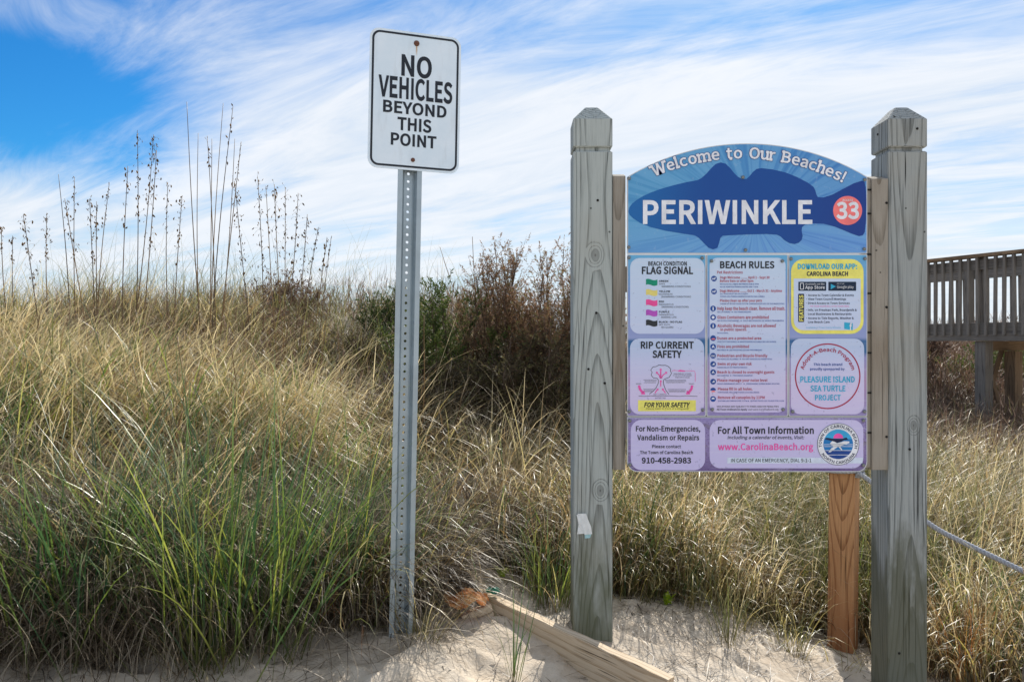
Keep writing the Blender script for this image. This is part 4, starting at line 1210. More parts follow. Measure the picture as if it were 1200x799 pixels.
L.t('black_ink', 'D', 'WAVES', 614, 664, 474, 484, 0)
L.t('black_ink', 'D', 'RIP CURRENT', 286, 410, 574, 584, 0)
L.t('black_ink', 'D', 'SHORE LINE', 298, 398, 608, 618, 0)
L.flush()

# --- middle panel
C_ = Inks(pc_)
C_[('boxw', 'text_box', Y1)].poly(rrect(PX(831.2), PX(920.2), PZ(483.4), PZ(302.8), .028))
C_.t('black_ink', 'R', 'BEACH RULES', 197, 732, 103, 166, .035)
C_.t('red', 'R', 'Pet Restrictions', 168, 420, 195, 221, .015)
rows = [('R', 'red', 'Dogs Welcome ........ April 1 - Sept 30', 197, 684, 247, 270), ('R', 'red', 'Before 9am or after 5pm', 197, 525, 281, 304),
        ('R', 'blue_ink', 'NO DOGS ALLOWED BETWEEN 9AM & 5PM', 197, 576, 318, 331), ('R', 'blue_ink', 'NO SE ADMITEN PERROS ENTRE 9AM Y 5PM', 197, 570, 345, 358),
        ('R', 'red', 'Dogs Welcome ........ Oct 1 - March 31 - Anytime', 197, 806, 378, 402), ('R', 'blue_ink', 'ALL DOGS MUST BE ON A LEASH', 197, 470, 413, 426),
        ('R', 'blue_ink', 'TODOS LOS PERROS DEBEN ESTAR EN UNA CORREA', 197, 636, 440, 453), ('R', 'red', 'Please clean up after your pets', 197, 610, 474, 497),
        ('R', 'blue_ink', 'CLEAN UP AFTER YOUR PETS', 197, 456, 511, 524), ('R', 'blue_ink', 'LIMPIAR DESPUES DE SUS MASCOTAS', 484, 830, 511, 524),
        ('R', 'red', 'Help keep the beach clean. Remove all trash.', 170, 838, 549, 579), ('R', 'blue_ink', 'NO LITTERING', 172, 296, 592, 605), ('R', 'blue_ink', 'NO TIRAR BASURA', 338, 502, 592, 605),
        ('R', 'red', 'Glass Containers are prohibited', 170, 676, 636, 664), ('R', 'blue_ink', 'NO GLASS CONTAINERS', 172, 384, 678, 691), ('R', 'blue_ink', 'SOLO RECIPIENTES DE VIDRIO PROHIBIDOS', 424, 824, 678, 691),
        ('S', 'red', 'Alcoholic Beverages are not allowed', 82, 536, 70, 92), ('S', 'red', 'in public spaces.', 106, 312, 100, 120), ('S', 'blue_ink', 'NO ALCOHOL', 82, 168, 133, 143),
        ('S', 'red', 'Dunes are a protected area', 82, 424, 168, 188), ('S', 'blue_ink', 'STAY OFF THE DUNES', 82, 232, 201, 211), ('S', 'blue_ink', 'MANTENERSE ALEJADO DE LAS DUNAS', 258, 540, 201, 211),
        ('S', 'red', 'Fires are prohibited', 82, 328, 233, 253), ('S', 'blue_ink', 'NO FIRES', 82, 148, 266, 276), ('S', 'blue_ink', 'LAS FOGATAS ESTAN PROHIBIDAS', 172, 430, 266, 276),
        ('S', 'red', 'Pedestrian and Bicycle friendly', 82, 472, 304, 324), ('S', 'blue_ink', 'NO VEHICLES ALLOWED', 82, 246, 336, 346), ('S', 'blue_ink', 'NO HAY VEHICULOS PERMITIDOS', 276, 508, 336, 346),
        ('S', 'red', 'Swim at your own risk', 82, 350, 368, 388), ('S', 'blue_ink', 'NADAR BAJO SU PROPIO RIESGO', 82, 314, 401, 411),
        ('S', 'red', 'Beach is closed to overnight guests', 82, 526, 432, 452), ('S', 'blue_ink', 'NO CAMPING', 82, 172, 464, 474), ('S', 'blue_ink', 'PROHIBIDO ACAMPAR', 202, 356, 464, 474),
        ('S', 'red', 'Please manage your noise level', 82, 472, 495, 515), ('S', 'blue_ink', 'NOISE ORDINANCES APPLY', 82, 272, 528, 538), ('S', 'blue_ink', 'ORDENANZAS SOBRE RUIDO APLICAN', 306, 564, 528, 538),
        ('S', 'red', 'Please fill in all holes.', 86, 356, 563, 583), ('S', 'blue_ink', 'POR FAVOR, RELLENE TODOS LOS AGUJEROS', 86, 408, 595, 605),
        ('S', 'red', 'Remove all canopies by 11PM', 86, 450, 629, 649), ('S', 'blue_ink', 'QUITAR LAS CARPAS POR 11 PM', 86, 312, 661, 671), ('S', 'blue_ink', 'QUITAR TODOS LOS TOLDOS POR 11 PM', 340, 600, 661, 671)]
for c, key, t_, x0, x1, yc, yb in rows:
    C_.t(key, c, t_, x0, x1, yc, yb, .02 if key == 'red' else .012)
for c, x, y in (('R', 467, 518), ('R', 316, 599), ('R', 404, 685), ('S', 245, 206), ('S', 160, 271), ('S', 261, 341), ('S', 186, 469), ('S', 290, 533), ('S', 322, 666)):
    C_[('blue_ink', 'lettering', Y3)].poly([(cx_(c, x) - .0018, cz_(c, y) - .0015), (cx_(c, x) + .0018, cz_(c, y) - .0015), (cx_(c, x) + .0018, cz_(c, y) + .0015), (cx_(c, x) - .0018, cz_(c, y) + .0015)])
C_.t('black_ink', 'S', 'VIOLATIONS ARE SUBJECT TO FINES AND/OR PENALTIES', 76, 560, 704, 716, .01)
C_.t('black_ink', 'S', 'All Town Ordinances Apply', 76, 314, 726, 739, .02)
C_.t('black_ink', 'S', 'visit www.CarolinaBeach.org', 322, 558, 726, 739, 0)
icons = [('R', 138, 270), ('R', 138, 397), ('R', 129, 564), ('R', 129, 651), ('R', 129, 735), ('S', 49, 178), ('S', 49, 244), ('S', 49, 315), ('S', 49, 380), ('S', 49, 443), ('S', 49, 516), ('S', 49, 585), ('S', 49, 651)]
for i, (c, x, y) in enumerate(icons):
    cx, cz = cx_(c, x), cz_(c, y)
    r = 3.35 / PS
    if i == 11:
        C_[('blue_ink', 'icon', Y2)].poly(circ(cx, cz, r, 10, 0, 180))
    else:
        C_[('blue_ink', 'icon', Y2)].poly(circ(cx, cz, r, 20))
    wk = C_[('white_ink', 'icon_figure', Y3)]
    if i < 2:      # dog
        wk.poly([(cx - r * .5, cz - r * .45), (cx - r * .3, cz - r * .45), (cx - r * .25, cz - r * .1), (cx + r * .15, cz - r * .1), (cx + r * .2, cz - r * .45), (cx + r * .4, cz - r * .45), (cx + r * .38, cz + r * .15), (cx + r * .65, cz + r * .2), (cx + r * .6, cz + r * .42), (cx + r * .35, cz + r * .5), (cx + r * .15, cz + r * .15), (cx - r * .4, cz + r * .12), (cx - r * .6, cz + r * .3)])
    elif i in (2, 4):
        wk.poly([(cx - r * .2, cz - r * .6), (cx + r * .2, cz - r * .6), (cx + r * .2, cz + r * .1), (cx + r * .08, cz + r * .6), (cx - r * .12, cz + r * .6), (cx - r * .2, cz + r * .1)])
    elif i in (3,):
        wk.poly(circ(cx, cz, r * .5, 12))
    elif i in (6, 9):
        wk.poly([(cx - r * .55, cz - r * .4), (cx - r * .2, cz - r * .4), (cx, cz), (cx + r * .2, cz - r * .4), (cx + r * .55, cz - r * .4), (cx, cz + r * .6)])
    elif i in (7,):
        wk.line(circ(cx - r * .35, cz - r * .05, r * .28, 10), r * .14, True)
        wk.line(circ(cx + r * .35, cz - r * .05, r * .28, 10), r * .14, True)
    elif i in (8, 10):
        wk.poly([(cx - r * .6, cz - r * .3), (cx + r * .5, cz - r * .3), (cx + r * .45, cz + r * .4), (cx + r * .1, cz + r * .35), (cx, cz)])
    elif i in (5, 11):
        C_[('salmon', 'icon_figure', Y3)].poly([(cx - r * .8, cz - r * .5), (cx + r * .8, cz - r * .5), (cx + r * .4, cz + .0), (cx - r * .3, cz - r * .1)])
    else:
        wk.poly(circ(cx, cz - r * .05, r * .55, 8, 0, 180))
C_.flush()

# --- right panel
Q = Inks(pr_)
Q[('yellow', 'yellow_box', Y1)].poly(rrect(cx_('C', 372), cx_('C', 1050), cz_('C', 772), cz_('C', 74), .044))
Q[('boxw', 'text_box', Y2)].poly(rrect(cx_('C', 397), cx_('C', 1022), cz_('C', 738), cz_('C', 256), .034, 6, (1, 1, 0, 0)))
Q.t('cyan_ink', 'C', 'DOWNLOAD OUR APP:', 434, 990, 120, 166, .045)
Q.t('navy', 'C', 'CAROLINA BEACH', 518, 904, 192, 230, .035)
for x0, x1 in ((440, 700), (720, 980)):
    Q[('teal_navy', 'app_badge', Y3)].poly(rrect(cx_('C', x0), cx_('C', x1), cz_('C', 370), cz_('C', 286), .002, 2))
K = Ink()
K.text('Available on the', cx_('C', 503), cx_('C', 684), cz_('C', 300), cz_('C', 314), .01, 1)
K.text('App Store', cx_('C', 503), cx_('C', 686), cz_('C', 324), cz_('C', 352), .02, 1)
K.line(rrect(cx_('C', 458), cx_('C', 488), cz_('C', 356), cz_('C', 300), .0015, 2), 6 / 8 / PS, True)
K.build('badge_lettering', M['white_ink'], pr_, Y4)
K = Ink()
K.text('GET IT ON', cx_('C', 800), cx_('C', 866), cz_('C', 300), cz_('C', 310), .0, 1)
K.text('Google play', cx_('C', 800), cx_('C', 956), cz_('C', 322), cz_('C', 346), .0, 1)
K.build('badge_lettering', M['white_ink'], pr_, Y4)
K = Ink()
K.poly(cpts('C', [(742, 356), (742, 306), (790, 330)]))
K.build('play_triangle', M['cyan_ink'], pr_, Y4)
Q[('navy', 'features_strip', Y3)].poly(rrect(cx_('C', 438), cx_('C', 494), cz_('C', 662), cz_('C', 398), .003, 3))
K = Ink()
Vt, Ft = text_mesh('FEATURES', .04, 1)
lo, hi = Vt[:, 0].min(), Vt[:, 0].max()
zz0, zz1 = cz_('C', 652), cz_('C', 410)
xx0, xx1 = cx_('C', 484), cx_('C', 449)
K.add(np.stack([xx0 + Vt[:, 1] / CAPH * (xx1 - xx0), zz0 + (Vt[:, 0] - lo) / (hi - lo) * (zz1 - zz0)], 1), Ft)
K.build('features_lettering', M['yellow'], pr_, Y4)
for t_, x0, x1, y, key in (('Access to Town Calendar & Events', 530, 958, 402, 'navy'), ('View Town Council Meetings', 530, 886, 438, 'navy'), ('Direct Access to Town Services', 530, 920, 476, 'navy'),
                      ('TAP YOUR AUDIO BILL & PAY YOUR FINES', 546, 914, 508, 'pink'), ('Info. on Freeman Park, Boardwalk &', 530, 986, 540, 'navy'), ('Local Businesses & Restaurants', 530, 936, 577, 'navy'), ('Access to Tide Reports, Weather &', 530, 958, 616, 'navy'), ('Live Beach Cam', 530, 732, 652, 'navy')):
    Q.t(key, 'C', t_, x0, x1, y, y + (19 if key == 'navy' else 13), .02 if key == 'navy' else .0)
for y in (411, 447, 485, 549, 625):
    Q[('navy', 'lettering', Y3)].poly(circ(cx_('C', 516), cz_('C', y), .0011, 8))
Q.t('cyan_ink', 'C', 'Available at Town Hall & Website', 512, 836, 707, 720, .0)
Q[('cyan_ink', 'social_badge', Y3)].poly(cpts('C', [(868, 726), (948, 738), (948, 672), (868, 664)]))
K = Ink()
K.text('f', cx_('C', 918), cx_('C', 940), cz_('C', 678), cz_('C', 734), .05, 1)
K.build('social_letter', M['white_ink'], pr_, Y4)
Q[('boxw', 'text_box', Y1)].poly(rrect(cx_('E', 370), cx_('E', 1055), cz_('E', 764), cz_('E', 58), .034))
ecx, ecz, er = cx_('E', 714), cz_('E', 409), 301 / 7.987 / PS
Q[('ring_red', 'ring', Y2)].line(circ(ecx, ecz, er, 64), 12 / 8 / PS, True)
K = Ink()
K.text('Adopt-A-Beach Program', 0, 1, 1, 0, .02, 2, 0, arc_warp(ecx, ecz, 232 / 7.987 / PS, 165, 14, 33 / 7.987 / PS))
K.build('lettering', M['ring_red'], pr_, Y3)
Q.t('blue_ink', 'E', 'This beach strand', 582, 850, 288, 310, .02)
Q.t('blue_ink', 'E', 'proudly sponsored by', 550, 872, 330, 352, .02)
Q.t('cyan_ink', 'E', 'PLEASURE ISLAND', 458, 968, 412, 464, .03)
Q.t('cyan_ink', 'E', 'SEA TURTLE', 552, 880, 498, 548, .03)
Q.t('cyan_ink', 'E', 'PROJECT', 596, 836, 584, 632, .03)
Q.flush()

# --- bottom panel
Bt = Inks(pb_)
Bt[('boxw', 'text_box', Y1)].poly(rrect(cx_('F', 72), cx_('F', 768), cz_('F', 568), cz_('F', 97), .038))
Bt[('boxw', 'text_box', Y1)].poly(rrect(cx_('F', 810), cx_('G', 1050), cz_('G', 550), cz_('G', 98), .038))
Bt.t('black_ink', 'F', 'For Non-Emergencies,', 120, 722, 156, 204, .025, 2)
Bt.t('black_ink', 'F', 'Vandalism or Repairs', 132, 712, 240, 286, .025, 2)
Bt.t('black_ink', 'F', 'Please contact', 272, 542, 332, 360, .02)
Bt.t('black_ink', 'F', 'The Town of Carolina Beach', 158, 654, 388, 416, .02)
Bt.t('black_ink', 'F', '910-458-2983', 175, 636, 452, 502, .03, 2)
Bt.t('black_ink', 'F', 'For All Town Information', 888, 1785, 165, 226, .03, 2)
Bt.t('black_ink', 'F', 'including a calendar of events, Visit:', 978, 1692, 247, 276, .012, 2, .18)
Bt.t('pink', 'F', 'www.CarolinaBeach.org', 888, 1780, 320, 378, .02, 2)
Bt[('white_band', 'pale_band', Y2)].poly([(cx_('F', 975), cz_('F', 504)), (cx_('G', 1040), cz_('F', 504)), (cx_('G', 1049), cz_('F', 450)), (cx_('F', 975), cz_('F', 450))])
Bt.t('black_ink', 'F', 'IN CASE OF AN EMERGENCY, DIAL 9-1-1', 1010, 1762, 460, 492, .01, 2)
# town seal
scx, scz, sr = cx_('G', 813), cz_('G', 325), 197 / 8 / PS
Bt[('white_ink', 'seal_disc', Y3)].poly(circ(scx, scz, sr, 48))
K = Ink(); K.line(circ(scx, scz, sr * .985, 48), 4 / 8 / PS, True)
K.text('TOWN OF CAROLINA BEACH', 0, 1, 1, 0, .02, 1, 0, arc_warp(scx, scz, sr * .79, 190, -14, sr * .13))
K.text('NORTH CAROLINA', 0, 1, 1, 0, .02, 1, 0, arc_warp(scx, scz, sr * .93, 211, 331, -sr * .13))
K.build('seal_lettering', M['navy'], pb_, Y4)
ri = sr * .705


def chord(z0, z1):
    """slice of the inner disc between two heights (fractions of ri)"""
    pts = []
    for k in range(13):
        z = z0 + (z1 - z0) * k / 12
        pts.append((scx + ri * math.sqrt(max(0, 1 - z * z)), scz + ri * z))
    for k in range(13):
        z = z1 + (z0 - z1) * k / 12
        pts.append((scx - ri * math.sqrt(max(0, 1 - z * z)), scz + ri * z))
    return [p for i, p in enumerate(pts) if i == 0 or (abs(p[0] - pts[i - 1][0]) + abs(p[1] - pts[i - 1][1])) > 1e-7][: None]


for z0, z1, key in ((-.995, -.42, 'seal_deep'), (-.415, .36, 'seal_mid'), (.365, .995, 'seal_sky')):
    K = Ink(); K.poly(chord(z0, z1)); K.build('seal_picture', M[key], pb_, Y4)
Y5 = YF - .0026
K = Ink(); K.poly(circ(scx, scz + ri * .40, ri * .33, 14, 0, 180)); K.build('seal_sun', M['pink'], pb_, Y5)
K = Ink()
for z in (-.02, -.15, -.42, -.72):
    hw = ri * math.sqrt(1 - z * z) * .97
    K.line([(scx - hw, scz + ri * z), (scx, scz + ri * (z + .005)), (scx + hw, scz + ri * z)], ri * .03)
fishp = [(720, 400), (745, 365), (775, 345), (740, 330), (738, 312), (756, 296), (782, 300), (800, 315), (840, 305), (865, 296), (915, 298), (918, 312), (880, 328), (850, 335), (828, 345), (848, 372), (852, 388), (832, 368), (812, 348), (775, 372), (742, 398)]
K.poly(cpts('G', fishp))
K.build('seal_fish', M['white_ink'], pb_, Y5)
K = Ink()
K.poly(cpts('G', [(688, 270), (700, 264), (735, 268), (760, 272), (850, 274), (890, 262), (905, 282), (870, 284), (840, 300), (800, 312), (776, 300), (690, 278)]))
K.build('seal_waves', M['navy'], pb_, Y5 - .0003)
Bt.flush()

bolts = {0: [('A', 48, 200), ('A', 1150, 206), ('A', 580, 195), ('A', 46, 522), ('A', 592, 535), ('A', 1148, 530)],
         1: [('B', 54, 60), ('B', 738, 65), ('D', 56, 738), ('D', 743, 722)], 2: [('R', 112, 97), ('R', 808, 98), ('S', 42, 732), ('S', 592, 732)],
         3: [('C', 370, 73), ('C', 1060, 70), ('E', 385, 738), ('E', 1056, 738)], 4: [('F', 61, 104), ('F', 62, 517), ('G', 1048, 102), ('G', 1046, 520)]}
for i, pnl in enumerate((hdr, pl_, pc_, pr_, pb_)):
    for c, x, y in bolts[i]:
        o = link('bolt', BOLT, M['bolt'], pnl)
        o.location = (cx_(c, x), YF - .0032, cz_(c, y))
        o.rotation_euler = (0, RNG.uniform(0, 3), 0)

# torn paper stuck to the left post
pp = empty('torn_paper_scrap', (PX(684.5), 2.868, PZ(617)))
tag(pp, 'torn white paper scrap stuck low on the front of the left wooden post', 'paper scrap')
S3 = 1 / 3 / PS


def paper(name, pts, mat, yo, curl, ox=854, oy=165):
    bm = bmesh.new()
    vs_ = [bm.verts.new(((x - ox) * S3, yo, -(y - oy) * S3)) for x, y in pts]
    f = bm.faces.new(vs_)
    bm.normal_update()
    bmesh.ops.triangulate(bm, faces=[f])
    bmesh.ops.subdivide_edges(bm, edges=bm.edges, cuts=2, use_grid_fill=True)
    for v_ in bm.verts:
        v_.co.y += -abs(math.sin(v_.co.x * 160 + v_.co.z * 70)) * curl
    r_ = bmesh.ops.extrude_face_region(bm, geom=list(bm.faces))
    for v_ in [e for e in r_['geom'] if isinstance(e, bmesh.types.BMVert)]:
        v_.co.y += .0007
    bmesh.ops.recalc_face_normals(bm, faces=bm.faces)
    return link(name, bm_mesh(name, bm), mat, pp)


paper('paper_strip', [(828, 124), (838, 130), (846, 160), (856, 192), (830, 194), (835, 160)], M['paper'], -.0045, .003)
paper('paper_sheet', [(831, 122), (862, 121), (868, 140), (880, 170), (883, 194), (856, 196), (848, 165), (838, 136)], M['paper'], -.0022, .004)
paper('paper_sheet', [(856, 190), (882, 190), (876, 208), (858, 210)], M['paper_blue'], -.0008, .002)

# ------------------------------------------------------------------ NO VEHICLES sign
YAW = math.atan2(.09, .29)
LEAN = R(1.12)
nv = empty('no_vehicles_sign', (-.3665, 2.66, .2), (0, LEAN, YAW))
tag(nv, 'white metal NO VEHICLES sign on a perforated galvanised post leaning slightly', 'traffic sign')
# channel post: flanges in front, web set back, with real holes
PLEN = 1.80
prof = [(-.040, 0), (-.040, .0035), (-.0265, .0035), (-.0205, .030), (-.0150, .0335), (.0150, .0335), (.0205, .030), (.0265, .0035), (.040, .0035), (.040, 0), (.0240, 0), (.0175, .0275), (.0130, .030)]
prof2 = [(-.0130, .030), (-.0175, .0275), (-.0240, 0)]
outer = [(-.040, .0), (-.0240, .0), (-.0175, .0270), (-.0135, .0300)]
outer_b = [(-.040, .0035), (-.0265, .0035), (-.0205, .0300), (-.0150, .0335)]
V, Fs = [], []
for sgn in (-1, 1):
    ring = [(x * -sgn if sgn == 1 else x, y) for x, y in outer] + [(x * -sgn if sgn == 1 else x, y) for x, y in reversed(outer_b)]
    b = len(V)
    for z in (-.35, PLEN):
        V += [(x, y, z) for x, y in ring]
    n = len(ring)
    Fs += [(b + i, b + (i + 1) % n, b + n + (i + 1) % n, b + n + i) for i in range(n)]
    Fs += [tuple(b + n + i for i in range(n))]
# web strip with octagonal holes
HS, HR, wx_ = .0254, .0049, .0135
nh = int((PLEN + .05) / HS)
z0 = PLEN - nh * HS
Vw, Fw = [], []
for i in range(nh):
    zc = z0 + (i + .5) * HS
    b = len(V)
    angs = [R(22.5 + 45 * k) for k in range(8)]
    sq = []
    for a_ in angs:
        c_, s_ = math.cos(a_), math.sin(a_)
        m_ = max(abs(c_), abs(s_))
        sq.append((c_ / m_ * wx_, s_ / m_ * HS / 2))
    for yy in (.030, .0335):
        for k in range(8): V.append((sq[k][0], yy, zc + sq[k][1]))
        for k in range(8): V.append((HR * math.cos(angs[k]), yy, zc + HR * math.sin(angs[k])))
    for k in range(8):
        k2 = (k + 1) % 8
        Fs.append((b + k, b + k2, b + 8 + k2, b + 8 + k))
        Fs.append((b + 16 + k, b + 24 + k, b + 24 + k2, b + 16 + k2))
        Fs.append((b + 8 + k, b + 8 + k2, b + 24 + k2, b + 24 + k))
    # corners of the square cell
    for (sx, sz) in ((1, 1), (-1, 1), (-1, -1), (1, -1)):
        base_k = {(1, 1): 0, (-1, 1): 2, (-1, -1): 4, (1, -1): 6}[(sx, sz)]
        ci = len(V)
        V.append((sx * wx_, .030, zc + sz * HS / 2))
        V.append((sx * wx_, .0335, zc + sz * HS / 2))
        Fs.append((b + base_k, ci, b + base_k + 1))
        Fs.append((b + 16 + base_k, b + 16 + base_k + 1, ci + 1))
bm = bmesh.new()
me = pydata('sign_post', V, Fs)
bm.from_mesh(me)
bmesh.ops.recalc_face_normals(bm, faces=bm.faces)
bm.to_mesh(me)
bm.free()
gpost = link('sign_post', me, M['galv'], nv)

plate = link('sign_plate', prism('sign_plate', rrect(-.1525, .1525, -.2285, .2285, .032, 8), -.003, -.0002), M['sign_white'], nv)
plate.location = (.012, 0, 1.793)
PT = Inks(plate)
K = Ink()
o1 = rrect(-.1450, .1450, -.2210, .2210, .0265, 8)
o2 = rrect(-.1382, .1382, -.2142, .2142, .0205, 8)
K.add(o1 + o2, [(i, (i + 1) % len(o1), (i + 1) % len(o1) + len(o1), i + len(o1)) for i in range(len(o1))])
K.build('border_line', M['black_ink'], plate, -.0036)


def uv(cx): return (cx - 45) / 423 * .305 - .1525
def vv(f): return .2285 - f * .457


K = Ink()
for t_, x0, x1, v0, v1 in (('NO', 190, 331, .176, .318), ('VEHICLES', 87, 430, .342, .484), ('BEYOND', 110, 404, .515, .595), ('THIS', 177, 334, .628, .714), ('POINT', 148, 359, .744, .825)):
    K.text(t_, uv(x0), uv(x1), vv(v0), vv(v1), .033, 5)
K.build('lettering', M['black_ink'], plate, -.0038)
SB = head_mesh('bolt', .0095, .006)
o = link('bolt', SB, M['rust'], plate); o.location = (0.001, -.003, vv(.079)); o['label'] = 'rusty bolt at the top'
o = link('bolt', head_mesh('bolt', .007, .005), M['rust'], plate); o.location = (-.004, -.003, vv(.925))

# ------------------------------------------------------------------ stake, rope, planks
SX, SY = 1.527, 3.72
bm = bmesh.new()
box_bm(bm, -.056, .056, -.056, .056, -.55, 1.02, .004)
stake = link('wooden_stake', bm_mesh('wooden_stake', bm), M['stake'])
stake.location = (SX, SY, 0)
stake.rotation_euler = (0, R(.6), R(-34))
tag(stake, 'reddish new pine stake standing in sand behind the board beside the right post', 'wooden stake')


def rope_path(t):
    P0, P1, P2 = np.array([SX + .03, SY - .09, .61]), np.array([1.78, 3.36, .41]), np.array([2.02, 3.10, .29])
    P3 = np.array([2.55, 2.6, gz(2.55, 2.6) + .03])
    pts = np.array([P0, P1, P2, P3])
    ts = np.array([0, .36, .6, 1.0])
    return np.stack([np.interp(t, ts, pts[:, k]) for k in range(3)], 1)


t = np.linspace(0, 1, 240)
rp = rope_path(t)
for _ in range(60): rp[1:-1] = (rp[:-2] + rp[2:] + 2 * rp[1:-1]) / 4
# wrap round the stake, then the free run
wa = np.linspace(0, 4 * math.pi, 60)
wrap = np.stack([SX + .084 * np.cos(wa - 1.2), SY + .084 * np.sin(wa - 1.2), .61 + .012 * wa / math.pi - .02], 1)
path = np.concatenate([wrap[::-1], rp[1:]])
tg = np.gradient(path, axis=0)
tg /= np.linalg.norm(tg, axis=1)[:, None]
n1 = np.cross(tg, np.array([0, 0, 1.0]))
n1 /= np.linalg.norm(n1, axis=1)[:, None]
n2 = np.cross(tg, n1)
arc = np.concatenate([[0], np.cumsum(np.linalg.norm(np.diff(path, axis=0), axis=1))])
# resample finely
S = np.arange(0, arc[-1], .006)
res = lambda A: np.stack([np.interp(S, arc, A[:, k]) for k in range(3)], 1)
path, n1, n2 = res(path), res(n1), res(n2)
strands = []
for k in range(3):
    an = S / .045 * 2 * math.pi + k * 2.094
    strands.append(path + .0055 * (np.cos(an)[:, None] * n1 + np.sin(an)[:, None] * n2))
V, Fs = tube_arrays(strands, [.0062] * 3, 6)
rope_m, T = newmat('twisted_rope_fibre')
o_ = T.n('ShaderNodeTexCoord').outputs['Object']
finish(T, T.mix(T.noise(o_, 160, 4, .7), srgb(132, 136, 142), srgb(190, 192, 198)), .8, .25, 0, T.noise(o_, 900, 2), .4, .001)
rope = link('rope', pydata('rope', V, Fs, True), rope_m)
tag(rope, 'twisted grey rope running from the stake past the right post into the grass', 'rope')


def plank(name, p0, p1, h, th, mat, skew=0.0, rough_end=False):
    """board on edge from p0 to p1 (top corners of the front face); local z along its length"""
    p0, p1 = Vector(p0), Vector(p1)
    L_ = (p1 - p0).length
    bm = bmesh.new()
    n = 14
    rings = []
    for i in range(n + 1):
        z = L_ * i / n
        wob = .002 * math.sin(i * 1.7)
        ring = []
        for (xx, yy) in ((0, 0), (0, th), (-h, th), (-h, 0)):
            zz_ = z
            if i == n: zz_ += -skew * (xx / h) * -1 if xx else 0
            ring.append(bm.verts.new((xx + (wob if xx == 0 else 0), yy + wob * .6, zz_)))
        rings.append(ring)
    for i in range(n):
        for k in range(4):
            bm.faces.new((rings[i][k], rings[i][(k + 1) % 4], rings[i + 1][(k + 1) % 4], rings[i + 1][k]))
    bm.faces.new(rings[0][::-1])
    bm.faces.new(rings[-1])
    long_e = [e for e in bm.edges if abs((e.verts[0].co - e.verts[1].co).normalized().z) > .9]
    bmesh.ops.bevel(bm, geom=long_e, offset=.003, segments=2, affect='EDGES')
    bmesh.ops.recalc_face_normals(bm, faces=bm.faces)
    o = link(name, bm_mesh(name, bm), mat)
    zax = (p1 - p0).normalized()
    up = Vector((0, 0, 1))
    xax = (up - zax * up.dot(zax)).normalized()
    yax = zax.cross(xax)
    M3 = Matrix((xax, yax, zax)).transposed().to_4x4()
    M3.translation = p0
    o.matrix_world = M3
    return o


pk = plank('edging_plank', (-.079, 3.0, .266), (.495, 2.455, .182), .19, .04, M['plank'], .03)
tag(pk, 'weathered edging plank on edge running across the sand in front of the left post', 'plank')
pk2 = plank('edging_plank', (-.42, 3.95, .475), (-.080, 3.005, .262), .12, .035, M['plank'])
tag(pk2, 'half buried edging plank running back into the grass from the rag', 'plank')
stub = plank('plank_offcut', (-.19, 2.88, .225), (-.088, 2.93, .255), .06, .03, M['plank'])
tag(stub, 'short splintered plank end under the orange rag', 'plank offcut')


def crumple(name, loc, size, mat, seed, label, cat, sub_=3):
    rg = np.random.default_rng(seed)
    bm = bmesh.new()
    bmesh.ops.create_grid(bm, x_segments=28, y_segments=22, size=1)
    ph = rg.uniform(0, 6, 8)
    for v_ in bm.verts:
        x, y = v_.co.x, v_.co.y
        r_ = math.sqrt(x * x + y * y)
        z = .55 * (1 - r_ * .7) + .26 * math.sin(3.6 * x + ph[0] + 1.5 * math.sin(2.4 * y + ph[1])) + .16 * math.sin(6 * y + ph[2] + 2.4 * x) + .06 * math.sin(17 * x + 13 * y + ph[3])
        s_ = .85 + .10 * math.sin(3 * math.atan2(y, x) + ph[4]) * r_
        v_.co = Vector((x * s_ * size[0], y * s_ * size[1] + .15 * z * size[1], max(z, -.25) * size[2]))
    r_ = bmesh.ops.extrude_face_region(bm, geom=list(bm.faces))
    for v_ in [e for e in r_['geom'] if isinstance(e, bmesh.types.BMVert)]: v_.co.z -= .002
    bmesh.ops.recalc_face_normals(bm, faces=bm.faces)
    o = link(name, bm_mesh(name, bm), mat)
    o.location = loc
    tag(o, label, cat)
    return o


rag_m, T = newmat('orange_brown_rag')
o_ = T.n('ShaderNodeTexCoord').outputs['Object']
cc = T.mix(T.rng(T.noise(o_, 22, 4, .6), .35, .65), srgb(206, 128, 62), srgb(240, 190, 130))
p = T.n('ShaderNodeBsdfPrincipled', {'Base Color': cc, 'Roughness': .7})
tr = T.n('ShaderNodeBsdfTranslucent', {'Color': cc})
T.n('ShaderNodeOutputMaterial', {'Surface': T.n('ShaderNodeMixShader', {0: .35, 1: p.outputs[0], 2: tr.outputs[0]}).outputs[0]})
crumple('crumpled_rag', (-.165, 2.89, .272), (.085, .06, .046), rag_m, 3, 'crumpled orange brown rag lying at the corner of the edging planks', 'rag')
crumple('green_scrap', (-.070, 2.955, .285), (.028, .022, .018), M['green_scrap'], 9, 'small dark green scrap lying on the corner of the edging planks', 'scrap')

# ------------------------------------------------------------------ boardwalk
bw = empty('boardwalk', (5.39, 10.5, 1.2))
tag(bw, 'grey wooden boardwalk with slatted railings raised on posts at the right', 'boardwalk')
dv = Vector((.51, -1.2, 0)).normalized()          # along the walk, towards the camera
cv = Vector((1.2, .51, 0)).normalized()           # across the walk
ROTZ = math.atan2(dv.y, dv.x)
bw.rotation_euler = (0, 0, ROTZ)                  # local x along, local y = +90deg from it, i.e. across


